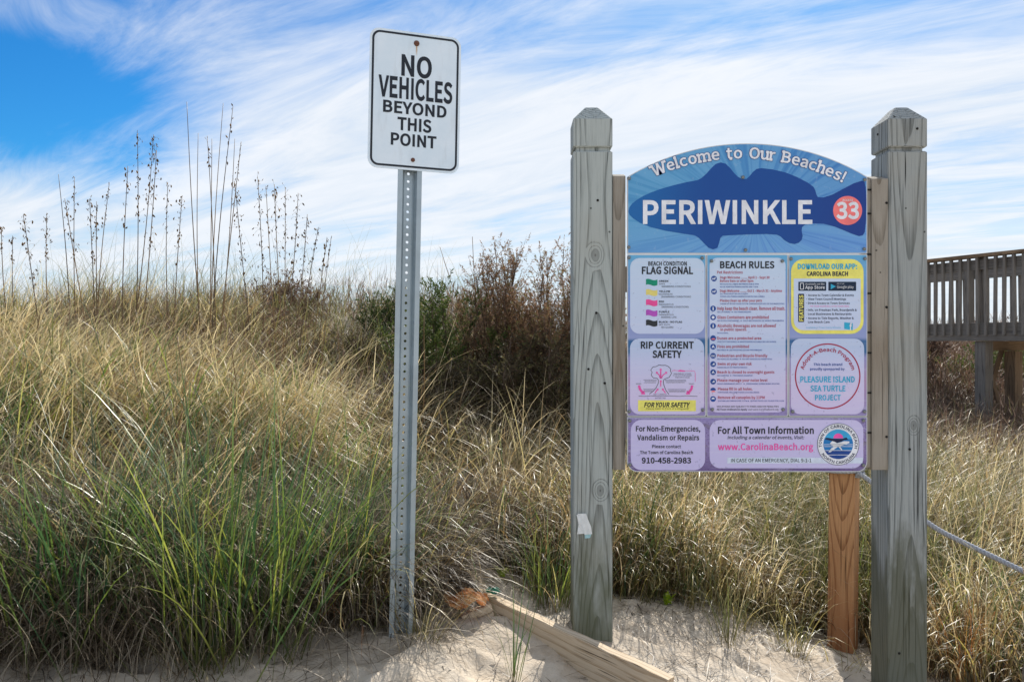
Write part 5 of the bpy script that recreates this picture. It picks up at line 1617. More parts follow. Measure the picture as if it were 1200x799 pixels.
def bwbox(name, x0, x1, y0, y1, z0, z1, mat, bev=.003):
    """local frame: x along, y across, z up from deck underside; the mesh is made upright along its longest side"""
    L3 = (x1 - x0, y1 - y0, z1 - z0)
    k = L3.index(max(L3))
    c = Vector(((x0 + x1) / 2, (y0 + y1) / 2, (z0 + z1) / 2))
    if k == 2: dims, rot = (L3[0], L3[1], L3[2]), (0, 0, 0)
    elif k == 0: dims, rot = (L3[2], L3[1], L3[0]), (0, R(90), 0)
    else: dims, rot = (L3[0], L3[2], L3[1]), (R(90), 0, 0)
    me = box_mesh(name, -dims[0] / 2, dims[0] / 2, -dims[1] / 2, dims[1] / 2, -dims[2] / 2, dims[2] / 2, bev)
    o = link(name, me, mat, bw)
    o.location = c
    o.rotation_euler = rot
    return o


X0, X1, WD = -1.6, 2.8, 1.25
bwbox('fascia_board', X0, X1, -.04, 0, 0.0, .22, M['deck'])
bwbox('fascia_board', X0, X1, WD, WD + .04, 0.0, .22, M['deck'])
nb = int((X1 - X0) / .145)
bd = box_mesh('deck_board', -.019, .019, -WD / 2 + .002, WD / 2 - .002, 0, 0)
bm = bmesh.new(); box_bm(bm, -.0695, .0695, -WD / 2 + .002, WD / 2 - .002, -.019, .019, .003); bdm = bm_mesh('deck_board', bm)
for i in range(nb):
    o = link('deck_board', bdm, M['deck'], bw)
    o.location = (X0 + .07 + i * .145, WD / 2, .20)
for yj in (.06, WD / 2, WD - .06):
    bwbox('joist', X0 + .05, X1 - .05, yj - .02, yj + .02, .0, .18, M['deck_warm'])
bal = box_mesh('baluster', -.0165, .0165, -.0165, .0165, -.47, .47, .002)
nbal = int((X1 - X0) / .116)
for side, yb in ((0, -.061), (1, WD + .061)):
    for i in range(nbal):
        o = link('baluster', bal, M['deck'] if RNG.random() < .7 else M['deck_warm'], bw)
        o.location = (X0 + .05 + i * .116 + (.05 if side else 0) + RNG.uniform(-.004, .004), yb, .54)
        o.rotation_euler = (RNG.uniform(-.01, .01), RNG.uniform(-.012, .012), RNG.uniform(-.05, .05))
    ys = -.04 if side == 0 else WD
    bwbox('rail_board', X0, X1, ys, ys + .038, .86, .985, M['deck'])
    bwbox('cap_rail', X0, X1, ys - .06 if side == 0 else ys - .03, ys + .08 if side == 0 else ys + .11, 1.012, 1.05, M['deck_warm'])
    for xp in (-1.3, -.3, .76, 1.9):
        yp = .002 if side == 0 else WD - .09
        bwbox('rail_post', xp - .045, xp + .045, yp, yp + .088, .222, 1.010, M['deck'])
zg = gz(5.7, 9.8)
for xp in (-.9, .76, 2.3):
    bwbox('column', xp - .07, xp + .07, .0, .14, -1.5, -.004, M['deck'])
    bwbox('column', xp - .07, xp + .07, .53, .67, -1.5, -.125, M['deck_warm'])
    bwbox('beam', xp - .11, xp - .072, .141, WD - .01, -.12, -.003, M['deck_warm'])
    for s_ in (1, -1):
        me = box_mesh('cross_brace', -.012, .012, -.035, .035, -.52, .52, .002)
        o = link('cross_brace', me, M['deck_warm'], bw)
        o.location = (xp - .085 + .026 * s_, .335, -.58)
        o.rotation_euler = (R(24) * s_, 0, 0)
    bwbox('brace_block', xp - .06, xp - .02, .145, .525, -.84, -.77, M['deck_warm'])

# ------------------------------------------------------------------ vegetation generators
def blades(P, L_, az, lean, curl, wd, tone, segs=5, bend=1.4, twist=None):
    """one ribbon per root; returns verts, loops, counts, attrs"""
    n = len(P)
    S_ = segs
    tt = np.linspace(0, 1, S_ + 1)
    tm = (tt[:-1] + tt[1:]) / 2
    th = lean[:, None] + curl[:, None] * tm[None] ** bend
    stp = (L_ / S_)[:, None]
    hx = np.concatenate([np.zeros((n, 1)), np.cumsum(np.sin(th) * stp, 1)], 1)
    hz = np.concatenate([np.zeros((n, 1)), np.cumsum(np.cos(th) * stp, 1)], 1)
    C = np.stack([P[:, 0, None] + hx * np.cos(az)[:, None], P[:, 1, None] + hx * np.sin(az)[:, None], P[:, 2, None] + hz], 2)
    ta = az + math.pi / 2 if twist is None else az + math.pi / 2 + twist
    side = np.stack([np.cos(ta), np.sin(ta), np.zeros(n)], 1)
    wp = (np.minimum(1, .55 + tt * 2) * (1 - tt) ** .55)[:S_]
    W_ = (wd[:, None] * wp[None] / 2)[:, :, None]
    A = C[:, :S_] - side[:, None] * W_
    B = C[:, :S_] + side[:, None] * W_
    V = np.concatenate([A, B, C[:, S_:]], 1)          # n, 2S+1, 3
    K_ = 2 * S_ + 1
    base = np.arange(n)[:, None] * K_
    q = np.stack([np.arange(S_ - 1), np.arange(S_ - 1) + 1, np.arange(S_ - 1) + 1 + S_, np.arange(S_ - 1) + S_], 1).ravel()
    qi = base + q[None]
    ti = base + np.array([S_ - 1, 2 * S_, 2 * S_ - 1])[None]
    loops = np.concatenate([qi.ravel(), ti.ravel()])
    counts = np.concatenate([np.full(n * (S_ - 1), 4), np.full(n, 3)])
    along = np.concatenate([tt[:S_], tt[:S_], [1.0]])
    at = {'tone': np.repeat(np.clip(tone, 0, 1), K_), 'along': np.tile(along, n)}
    return V.reshape(-1, 3), loops, counts, at


def join(parts):
    off = 0
    Vs, Ls, Cs, A1, A2 = [], [], [], [], []
    for V, l, c, at in parts:
        Vs.append(V); Ls.append(l + off); Cs.append(c); A1.append(at['tone']); A2.append(at['along'])
        off += len(V)
    return np.concatenate(Vs), np.concatenate(Ls), np.concatenate(Cs), {'tone': np.concatenate(A1), 'along': np.concatenate(A2)}


def tufted(n_tuft, per, region, dens=None, spread=.05):
    """root points gathered in tufts inside region (xmin,xmax,ymin,ymax); dens(x,y)->0..1 keeps some"""
    x0, x1, y0, y1 = region
    c = RNG.uniform((x0, y0), (x1, y1), (n_tuft, 2))
    if dens is not None:
        c = c[RNG.random(len(c)) < dens(c[:, 0], c[:, 1])]
    k = len(c)
    off = RNG.normal(0, spread, (k, per, 2))
    p = (c[:, None] + off).reshape(-1, 2)
    tid = np.repeat(np.arange(k), per)
    return p, tid, off.reshape(-1, 2), k


def smooth01(a_, b_, x):
    t_ = np.clip((x - a_) / (b_ - a_), 0, 1)
    return t_ * t_ * (3 - 2 * t_)


def lattice(x, y, scale, seed):
    """smooth value noise 0..1"""
    x, y = np.asarray(x) / scale + 1000, np.asarray(y) / scale + 1000
    xi, yi = np.floor(x).astype(np.int64), np.floor(y).astype(np.int64)
    fx, fy = x - xi, y - yi
    fx, fy = fx * fx * (3 - 2 * fx), fy * fy * (3 - 2 * fy)

    def h(a_, b_):
        v_ = np.sin(a_ * 127.1 + b_ * 311.7 + seed * 74.7) * 43758.5453
        return v_ - np.floor(v_)
    return (h(xi, yi) * (1 - fx) + h(xi + 1, yi) * fx) * (1 - fy) + (h(xi, yi + 1) * (1 - fx) + h(xi + 1, yi + 1) * fx) * fy


def front(x):
    """nearest depth at which grass grows"""
    xs = [-6, -1.6, -1.1, -.75, -.45, -.28, -.10, .20, .45, .9, 1.35, 1.58, 1.75, 2.2, 4]
    ys = [1.9, 2.25, 2.42, 2.62, 2.70, 2.88, 3.20, 3.22, 3.32, 3.55, 3.72, 3.8, 3.05, 2.75, 2.4]
    return np.interp(x, xs, ys)


def veg(x, y):
    d = smooth01(-.05, .18, y - front(x))
    # bare blue-shaded dune face high on the left ridge
    bare = np.exp(-(((x + 1.45) / .75) ** 2 + ((y - 7.7) / .55) ** 2))
    hollow = np.exp(-(((x + 1.15) / .62) ** 2 + ((y - 6.3) / .95) ** 2))
    return d * (1 - .85 * bare) * (1 - .9 * hollow)


def patch(x, y):
    """tussocks and gaps"""
    q = .55 * lattice(x, y, .34, 3) + .45 * lattice(x, y, .14, 8)
    return .05 + .95 * smooth01(.40, .60, q)


def frust(x, y, m_=1.12):
    return (np.abs(x) < y * .635 * m_ + .25)


def grass_obj(name, mat, p, tid, off, k, Lr, lean, curl, wd, segs, tone_lo=0, tone_hi=1, wind=.0, label=None, cat=None, parent=None, group=None, kind=None, origin=None, field=False, bend=1.9):
    z = ground(p[:, 0], p[:, 1]) - .01
    n = len(p)
    tl = RNG.uniform(Lr[0], Lr[1], k)[tid] * RNG.uniform(.45, 1.15, n)
    if field: tl *= .62 + .62 * lattice(p[:, 0], p[:, 1], .42, 21)
    az = np.arctan2(off[:, 1], off[:, 0]) + RNG.normal(0, .8, n)
    ta_, ts_ = RNG.uniform(0, 6.28, k)[tid], RNG.uniform(0, .9, k)[tid] * (1 if field else .3)
    wx_ = np.cos(az) + wind + np.cos(ta_) * ts_
    wy_ = np.sin(az) - wind * .15 + np.sin(ta_) * ts_
    az = np.arctan2(wy_, wx_)
    r_ = np.hypot(off[:, 0], off[:, 1])
    le = np.abs(RNG.normal(lean, lean * .55, n)) + r_ * 1.0
    cu = np.abs(RNG.normal(curl, curl * .5, n))
    pt = lattice(p[:, 0], p[:, 1], .5, 40) * .5 if field else RNG.random(k)[tid] * .5
    tn = tone_lo + (tone_hi - tone_lo) * np.clip(pt * .8 + RNG.beta(.8, .9, n) * .85 - .12, 0, 1)
    P = np.stack([p[:, 0], p[:, 1], z], 1)
    if origin is not None: P = P - np.array(origin)[None]
    w_ = wd * RNG.uniform(.6, 1.25, n)
    return blades(P, tl, az, le, cu, w_, tn, segs, bend, RNG.normal(0, .6, n))


def add_veg(name, mat, arr, label=None, cat=None, group=None, kind=None, parent=None, loc=None):
    V, l, c, at = arr
    o = link(name, fast_mesh(name, V, l, c, False, at), M[mat], parent)
    if loc is not None: o.location = loc
    tag(o, label, cat, group, kind)
    return o


# --- dune grass covering the slopes
def region_field(n_t, per, reg, sp, dens):
    p, tid, off, k = tufted(n_t, per, reg, dens, sp)
    keep = frust(p[:, 0], p[:, 1]) & (veg(p[:, 0], p[:, 1]) > .12) & (p[:, 1] > 1.6)
    # keep the posts and planks clear
    for (qx, qy, qr) in ((-.10, 3.12, .11), (-.02, 3.25, .10), (-.15, 3.27, .10), (-.20, 3.42, .09), (-.17, 2.87, .14), (-.13, 2.72, .10), (-.06, 2.93, .08), (.288, 2.94, .11), (1.409, 2.94, .13), (-.3665, 2.68, .07), (SX, SY, .12)):
        keep &= np.hypot(p[:, 0] - qx, p[:, 1] - qy) > qr
    return p[keep], tid[keep], off[keep], k


dl = lambda x, y: veg(x, y) * frust(x, y) * patch(x, y)
ridge = lambda x, y: np.where((x > -1.9) & (x < 1) & (y > 5.4), .3, 1.0)
parts = []
kw = dict(field=True)
pf = region_field(3600, 17, (-3.6, 3.4, 1.9, 4.6), .04, dl)
parts.append(grass_obj('', '', *pf, (.24, .66), .26, 2.9, .0070, 9, 0, .96, .42, bend=2.6, **kw))
pf = region_field(4000, 15, (-5.2, 4.6, 4.4, 7.2), .05, lambda x, y: dl(x, y) * ridge(x, y))
parts.append(grass_obj('', '', *pf, (.26, .64), .28, 2.9, .0080, 8, .0, .97, .42, bend=2.6, **kw))
pf = region_field(5200, 16, (-7, 8, 7.0, 11), .07, lambda x, y: veg(x, y) * frust(x, y) * np.where((x > -2.4) & (x < 1), .3, 1))
parts.append(grass_obj('', '', *pf, (.2, .46), .26, 1.8, .008, 5, .0, .85, .3, **kw))
# long blades laid over by the wind, tips falling to the right
pf = region_field(1700, 12, (-4.2, -.1, 2.2, 5.2), .06, dl)
parts.append(grass_obj('', '', *pf, (.5, .86), .42, 1.7, .0054, 9, .45, .95, 2.2, bend=1.3, **kw))
pf = region_field(1500, 14, (-.1, 3.6, 2.4, 6.2), .045, dl)
parts.append(grass_obj('', '', *pf, (.45, .85), .2, 1.9, .0054, 9, .3, .95, .3, bend=2.4, **kw))
pf = region_field(1500, 12, (-5.4, -.1, 5.0, 7.4), .07, lambda x, y: dl(x, y) * ridge(x, y))
parts.append(grass_obj('', '', *pf, (.45, .75), .42, 1.7, .0066, 8, .4, .95, 2.2, bend=1.3, **kw))
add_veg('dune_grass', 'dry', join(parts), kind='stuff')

parts = []
pf = region_field(3000, 18, (-3.4, 3.2, 1.9, 4.6), .06, lambda x, y: veg(x, y) * frust(x, y) * np.where(x < -.1, .8, .5))
parts.append(grass_obj('', '', *pf, (.16, .50), .80, 2.0, .0030, 7, 0, 1, .1, **kw))
pf = region_field(3400, 14, (-5, 4.5, 4.4, 8.2), .07, lambda x, y: veg(x, y) * frust(x, y))
parts.append(grass_obj('', '', *pf, (.16, .45), .80, 1.8, .0045, 5, 0, .8, .1, **kw))
fr_ = lambda x, y: veg(x, y) * (x < -.15) * (y < front(x) + .75)
pf = region_field(5000, 24, (-2.4, -.1, 2.1, 3.7), .05, fr_)
parts.append(grass_obj('', '', *pf, (.22, .62), .55, 1.6, .0040, 7, 0, .9, .1, **kw))
add_veg('dead_tangled_grass', 'drygrey', join(parts), kind='stuff')

parts = []
gd = lambda x, y: veg(x, y) * frust(x, y) * np.clip(.9 - .5 * (y - 2.4), .05, 1) * np.where(x < 0, 1.0, .5) * smooth01(.25, .6, lattice(x, y, .3, 77))
pf = region_field(5600, 14, (-3.2, 3.2, 1.9, 5.2), .04, gd)
parts.append(grass_obj('', '', *pf, (.34, .74), .2, 1.5, .0068, 8, 0, .95, .25, bend=2.2, **kw))
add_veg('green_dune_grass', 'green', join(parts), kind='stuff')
parts = []
pf = region_field(3600, 14, (-4.5, 4.5, 2.2, 7), .045, lambda x, y: dl(x, y) * ridge(x, y))
parts.append(grass_obj('', '', *pf, (.30, .70), .22, 2.6, .0064, 9, 0, 1, .4, bend=2.6, **kw))
pf = region_field(900, 16, (.3, 3.4, 3.3, 6.0), .035, lambda x, y: veg(x, y) * frust(x, y) * smooth01(.4, .7, lattice(x, y, .4, 91)))
parts.append(grass_obj('', '', *pf, (.4, .78), .14, 1.0, .0056, 8, 0, .6, .1, bend=2.2))
sp_ = lambda x, y: smooth01(3.05, 3.9, y) * .9 * frust(x, y) * smooth01(.3, .6, lattice(x, y, .2, 61))
p, tid, off, k = tufted(760, 13, (.28, 1.62, 3.05, 4.4), sp_, .022)
keep = (np.hypot(p[:, 0] - SX, p[:, 1] - SY) > .12)
parts.append(grass_obj('', '', p[keep], tid[keep], off[keep], k, (.10, .46), .4, 1.6, .0038, 6, 0, 1, .2))
p, tid, off, k = tufted(1300, 3, (-6, -.2, 5.8, 8.6), lambda x, y: frust(x, y), .03)
parts.append(grass_obj('', '', p, tid, off, k, (.5, 1.15), .2, 1.1, .0036, 7, .0, .7, .3, bend=1.5))
p, tid, off, k = tufted(60, 70, (-5.6, -.9, 6.2, 7.4), lambda x, y: frust(x, y), .07)
parts.append(grass_obj('', '', p, tid, off, k, (.35, .62), .14, .8, .0055, 6, .1, .8, .1, bend=1.8))
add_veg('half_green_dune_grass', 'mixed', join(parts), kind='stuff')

# straw litter on the bare sand
n = 15000
p = RNG.uniform((-1.6, 2.05), (1.9, 4.6), (n, 2))
keep = frust(p[:, 0], p[:, 1], 1.0) & (RNG.random(n) < np.where(p[:, 0] > .35, 1.0, .5) * (.25 + .75 * smooth01(.35, .6, lattice(p[:, 0], p[:, 1], .22, 5))))
p = p[keep]
n = len(p)
P = np.stack([p[:, 0], p[:, 1], ground(p[:, 0], p[:, 1]) + .004], 1)
arr = blades(P, RNG.uniform(.02, .20, n) * RNG.uniform(.3, 1, n), RNG.uniform(0, 6.28, n), RNG.uniform(1.25, 1.52, n), RNG.uniform(-.1, .5, n), RNG.uniform(.0018, .0045, n), RNG.random(n) ** 2.6, 4, 1.2)
add_veg('straw_litter', 'drygrey', arr, kind='stuff')


def tuft_thing(name, mat, x, y, n, Lr, spread, lean, curl, wd, label, cat='grass clump', tones=(0, 1), wind=.2, extra=None, segs=7, group=None):
    p = RNG.normal(0, spread, (n, 2))
    p[:, 0] += x
    p[:, 1] += y
    z = gz(x, y)
    org = (x, y, z)
    tid = RNG.integers(0, 6, n)
    arr = [grass_obj('', '', p, tid, p - np.array([x, y]), 6, Lr, lean, curl, wd, segs, tones[0], tones[1], wind, origin=org)]
    if extra:
        root = empty(name, org)
        tag(root, label, cat, group)
        add_veg('green_blades', mat, arr[0], parent=root)
        m2, n2_, L2, sp2, le2, cu2, wd2 = extra
        p2 = RNG.normal(0, sp2, (n2_, 2)) + np.array([x, y])
        a2 = grass_obj('', '', p2, RNG.integers(0, 6, n2_), p2 - np.array([x, y]), 6, L2, le2, cu2, wd2, segs, 0, 1, wind, origin=org)
        add_veg('dry_blades', m2, a2, parent=root)
        return root
    return add_veg(name, mat, arr[0], label, cat, group, loc=org)


tuft_thing('grass_clump', 'green', -.86, 2.60, 340, (.62, 1.06), .12, .18, .7, .0078, 'tallest deep green grass clump in the left foreground', tones=(0, .8), extra=('drygrey', 380, (.25, .6), .13, .7, 1.5, .003))
tuft_thing('grass_clump', 'green', -1.38, 2.56, 300, (.5, .86), .13, .18, .8, .0072, 'green grass clump at the far left edge over dark sand', tones=(0, .75), extra=('drygrey', 340, (.25, .6), .14, .7, 1.5, .003))
tuft_thing('grass_clump', 'green', -.93, 2.42, 60, (.5, .85), .03, .10, .5, .0060, 'narrow green clump rooted in the sand at the foot of the tall clump', tones=(0, .8), extra=('dry', 90, (.1, .35), .05, .6, 1.4, .003))
tuft_thing('grass_clump', 'green', -.60, 2.82, 110, (.45, .72), .06, .12, .6, .005, 'green clump just left of the perforated metal post', tones=(.1, .95), extra=('redbrown', 130, (.2, .45), .07, .4, 1.2, .003))
tuft_thing('grass_clump', 'mixed', -.30, 2.66, 70, (.12, .34), .03, .4, 1.2, .003, 'short dry clump at the foot of the perforated metal post', tones=(.2, 1), extra=('drygrey', 130, (.1, .3), .06, .8, 1.6, .0026))
tuft_thing('grass_clump', 'green', -.33, 3.20, 110, (.4, .62), .06, .22, .9, .0052, 'bright green clump right of the metal post behind the rag', tones=(.3, .95), extra=('dry', 90, (.2, .5), .08, .5, 1.5, .0035))
tuft_thing('grass_clump', 'green', .17, 3.18, 120, (.28, .46), .055, .2, .6, .005, 'upright bright green clump against the left wooden post', tones=(.35, .95), extra=('dry', 70, (.2, .4), .07, .5, 1.5, .0035))
tuft_thing('grass_clump', 'green', .006, 2.50, 15, (.34, .56), .007, .12, .35, .0042, 'lone thin green sprout with spreading roots on the sand before the plank', tones=(.1, .7), extra=('drygrey', 26, (.06, .2), .01, 1.25, .6, .0028))
tuft_thing('grass_clump', 'green', .60, 3.78, 90, (.4, .66), .05, .18, 1.0, .005, 'arching green clump below the rip current panel', tones=(.2, .95), extra=('redbrown', 80, (.15, .35), .07, .5, 1.3, .0032))
tuft_thing('grass_clump', 'redbrown', .84, 3.92, 130, (.14, .34), .05, .4, 1.0, .0032, 'short russet clump on bright sand below the middle of the board', tones=(0, .9))
tuft_thing('grass_clump', 'mixed', .84, 3.12, 34, (.3, .5), .018, .18, .9, .0036, 'thin yellowish green clump nearest the camera on the bright sand', tones=(0, .6))
tuft_thing('grass_clump', 'mixed', 1.06, 3.85, 80, (.3, .5), .06, .25, 1.1, .0042, 'loose yellow green clump left of the reddish stake', tones=(0, .7))
tuft_thing('grass_clump', 'redbrown', .46, 3.62, 150, (.14, .32), .08, .45, 1.2, .0032, 'brown matted clump at the right side of the left wooden post', tones=(0, 1))
tuft_thing('grass_clump', 'dry', .95, 4.6, 380, (.55, .85), .10, .28, 1.7, .005, 'big pale arching clump behind the middle of the board', tones=(.5, .95))
tuft_thing('grass_clump', 'dry', .58, 4.9, 320, (.55, .85), .10, .28, 1.7, .005, 'pale arching clump between the left post and the pale clump', tones=(.4, .95))
tuft_thing('grass_clump', 'mixed', 1.3, 4.85, 300, (.55, .8), .10, .26, 1.6, .005, 'yellow green arching clump just left of the stake top', tones=(0, .9))
tuft_thing('grass_clump', 'green', 2.05, 3.35, 90, (.45, .66), .05, .12, .6, .005, 'dark green upright clump right of the right post under the rope', tones=(0, .7))
tuft_thing('grass_clump', 'redbrown', 1.86, 3.30, 110, (.4, .62), .06, .10, .5, .0036, 'orange brown upright stems beside the foot of the right post', tones=(.2, 1))

# small yellow green leafy sprouts
for i, (x, y, lb) in enumerate(((.33, 3.12, 'tiny yellow green leafy sprout just behind the plank at the left post'), (.66, 3.42, 'tiny bright sprout with round leaves on sand right of the left post'), (-.05, 3.30, 'yellow green leafy sprout behind the corner of the planks'))):
    n = 16
    az = RNG.uniform(0, 6.28, n)
    P = np.stack([RNG.normal(0, .012, n), RNG.normal(0, .012, n), RNG.uniform(.0, .03, n)], 1)
    arr = blades(P, RNG.uniform(.03, .055, n), az, RNG.uniform(.3, .9, n), RNG.uniform(.3, .9, n), RNG.uniform(.012, .02, n), RNG.random(n), 4, 1.2)
    add_veg('leafy_sprout', 'sprout', arr, lb, 'plant', loc=(x, y, gz(x, y)))

# ------------------------------------------------------------------ sea oats against the sky
def spikelets(C, D, tone_n, size):
    """flat oval seed heads: C centres, D hanging directions"""
    n = len(C)
    D = D / np.linalg.norm(D, axis=1)[:, None]
    rnd = RNG.normal(0, 1, (n, 3))
    side = np.cross(D, rnd)
    side /= np.linalg.norm(side, axis=1)[:, None]
    th = np.cross(D, side)
    s_ = size[:, None]
    k = [(0, 0, 0), (.25, .22, .05), (.6, .20, .05), (1, 0, 0), (.6, -.20, .05), (.25, -.22, .05), (.4, 0, .11), (.4, 0, -.06)]
    V = np.stack([C + D * a_ * s_ + side * b_ * s_ + th * c_ * s_ for a_, b_, c_ in k], 1)
    rim = [0, 1, 2, 3, 4, 5]
    tri = []
    for i in range(6):
        tri += [rim[i], rim[(i + 1) % 6], 6, rim[(i + 1) % 6], rim[i], 7]
    l = (np.arange(n)[:, None] * 8 + np.array(tri)[None]).ravel()
    return V.reshape(-1, 3), l, np.full(n * 12, 3), {'tone': np.repeat(RNG.random(n), 8), 'along': np.tile([0, .3, .6, 1, .6, .3, .4, .4], n)}


# (top x,y ; lower x,y in the photo crop at 3x, seeds, heavy, bend)
OATS = [((657, 0), (690, 500), 0), ((697, 110), (703, 655), 0), ((728, 120), (742, 560), 1), ((745, 130), (740, 660), 0), ((785, 5), (760, 490), 0), ((820, 15), (778, 520), 1), ((825, 130), (795, 510), 0),
        ((848, 140), (806, 530), 1), ((205, 255), (235, 690), 0), ((228, 340), (265, 560), 4), ((262, 265), (265, 600), 2), ((315, 340), (325, 560), 5), ((340, 350), (345, 640), 2), ((385, 285), (370, 480), 3),
        ((450, 225), (440, 640), 3), ((483, 110), (475, 640), 6), ((540, 115), (512, 380), 7), ((590, 285), (597, 640), 3), ((640, 335), (625, 600), 5), ((165, 390), (170, 550), 5), ((82, 395), (112, 620), 7),
        ((45, 470), (50, 600), 2), ((905, 260), (915, 640), 8), ((935, 295), (955, 600), 1), ((965, 290), (990, 640), 8), ((1003, 300), (1000, 600), 5), ((1048, 320), (1020, 600), 5), ((1080, 395), (1060, 560), 6),
        ((1120, 440), (1095, 600), 3), ((1150, 475), (1130, 640), 1), ((825, 280), (868, 690), 10), ((1165, 475), (1150, 640), 1), ((5, 440), (20, 620), 2), ((550, 170), (530, 400), 6)]
OATS = sorted(OATS, key=lambda q: q[0][0])
ORD = ['first', 'second', 'third', 'fourth', 'fifth', 'sixth', 'seventh', 'eighth', 'ninth', 'tenth', 'eleventh', 'twelfth', 'thirteenth', 'fourteenth', 'fifteenth', 'sixteenth', 'seventeenth']
tops = [120 + q[0][1] / 3 for q in OATS]
for i, (tp, bt, sd_) in enumerate(OATS):
    Dp = 5.6 + .5 * math.sin(i * 2.3)
    to = np.array([(tp[0] / 3 - 600) * Dp / F, Dp, CZ - (120 + tp[1] / 3 - 400) * Dp / F])
    lo_ = np.array([(bt[0] / 3 - 600) * Dp / F, Dp, CZ - (120 + bt[1] / 3 - 400) * Dp / F])
    # carry the stem on down to the ground
    dirv = (lo_ - to)
    s_ = 1.0
    q = to + dirv
    for _ in range(200):
        if q[2] < gz(q[0], q[1]) - .03: break
        s_ += .03
        q = to + dirv * s_
    base = q
    root = empty('sea_oat', tuple(base))
    n_ = 16
    tt = np.linspace(0, 1, n_)
    curve = .025 * np.sin(tt * 3.1) * RNG.uniform(-1, 1)
    pth = (to - base)[None] * tt[:, None]
    pth[:, 0] += curve
    V, Fs = tube_arrays([pth], [np.linspace(.0046, .0018, n_)], 5)
    me = pydata('stem', V, Fs, True)
    for nm_, vals in (('tone', np.full(len(V), RNG.random())), ('along', np.repeat(tt, 5))):
        me.attributes.new(nm_, 'FLOAT', 'POINT').data.foreach_set('value', np.asarray(vals, np.float32))
    link('stem', me, M['stalk'], root)
    if sd_:
        m_ = 8 + sd_ * 6
        ts = 1 - RNG.random(m_) ** 1.2 * min(.5, .16 + sd_ * .04)
        C0 = np.stack([np.interp(ts, tt, pth[:, k]) for k in range(3)], 1)
        rad_ = .004 + np.where(RNG.random(m_) < .4, .0026 * sd_, .0010 * sd_)
        C = C0 + RNG.normal(0, 1, (m_, 3)) * rad_[:, None] + np.array([0, 0, .004])
        D = np.stack([RNG.normal(0, .45, m_) + .1, RNG.normal(0, .45, m_), RNG.choice([-1, -1, 1], m_)], 1)
        ped, pr = [], []
        for q0, q1 in zip(C0, C):
            if np.linalg.norm(q1 - q0) > .004:
                ped.append(np.array([q0 - [0, 0, .012], (q0 + q1) / 2 + [0, 0, .002], q1]))
                pr.append(.0006)
        if ped:
            Vp, Fp = tube_arrays(ped, pr, 3)
            mp = pydata('seed_twigs', Vp, Fp)
            for nm_ in ('tone', 'along'): mp.attributes.new(nm_, 'FLOAT', 'POINT')
            link('seed_twigs', mp, M['stalk'], root)['kind'] = 'stuff'
        arr = spikelets(C, D, 0, RNG.uniform(.012, .028, m_))
        add_veg('seed_head', 'seed', arr, parent=root, kind='stuff')
    # a few blades at the base
    nb_ = 7
    arr = blades(RNG.normal(0, .01, (nb_, 3)) * np.array([1, 1, 0]), RNG.uniform(.25, .55, nb_), RNG.uniform(0, 6.28, nb_), RNG.uniform(.1, .4, nb_), RNG.uniform(.5, 1.8, nb_), np.full(nb_, .005), RNG.random(nb_), 6)
    add_veg('leaf_blades', 'dry', arr, parent=root)
    rank = i if i < 17 else len(OATS) - 1 - i
    side = 'left end' if i < 17 else 'right end'
    look = 'bare needle-thin' if sd_ == 0 else ('sparsely seeded' if sd_ < 4 else ('well seeded' if sd_ < 7 else 'heavily seeded'))
    hgt = 'very tall' if tops[i] < 170 else ('tall' if tops[i] < 215 else ('middling' if tops[i] < 250 else 'short'))
    tag(root, f'{hgt} {look} sea oat, {ORD[rank]} from the {side} of the row', 'sea oat', 'sea oat stalks rising against the sky')

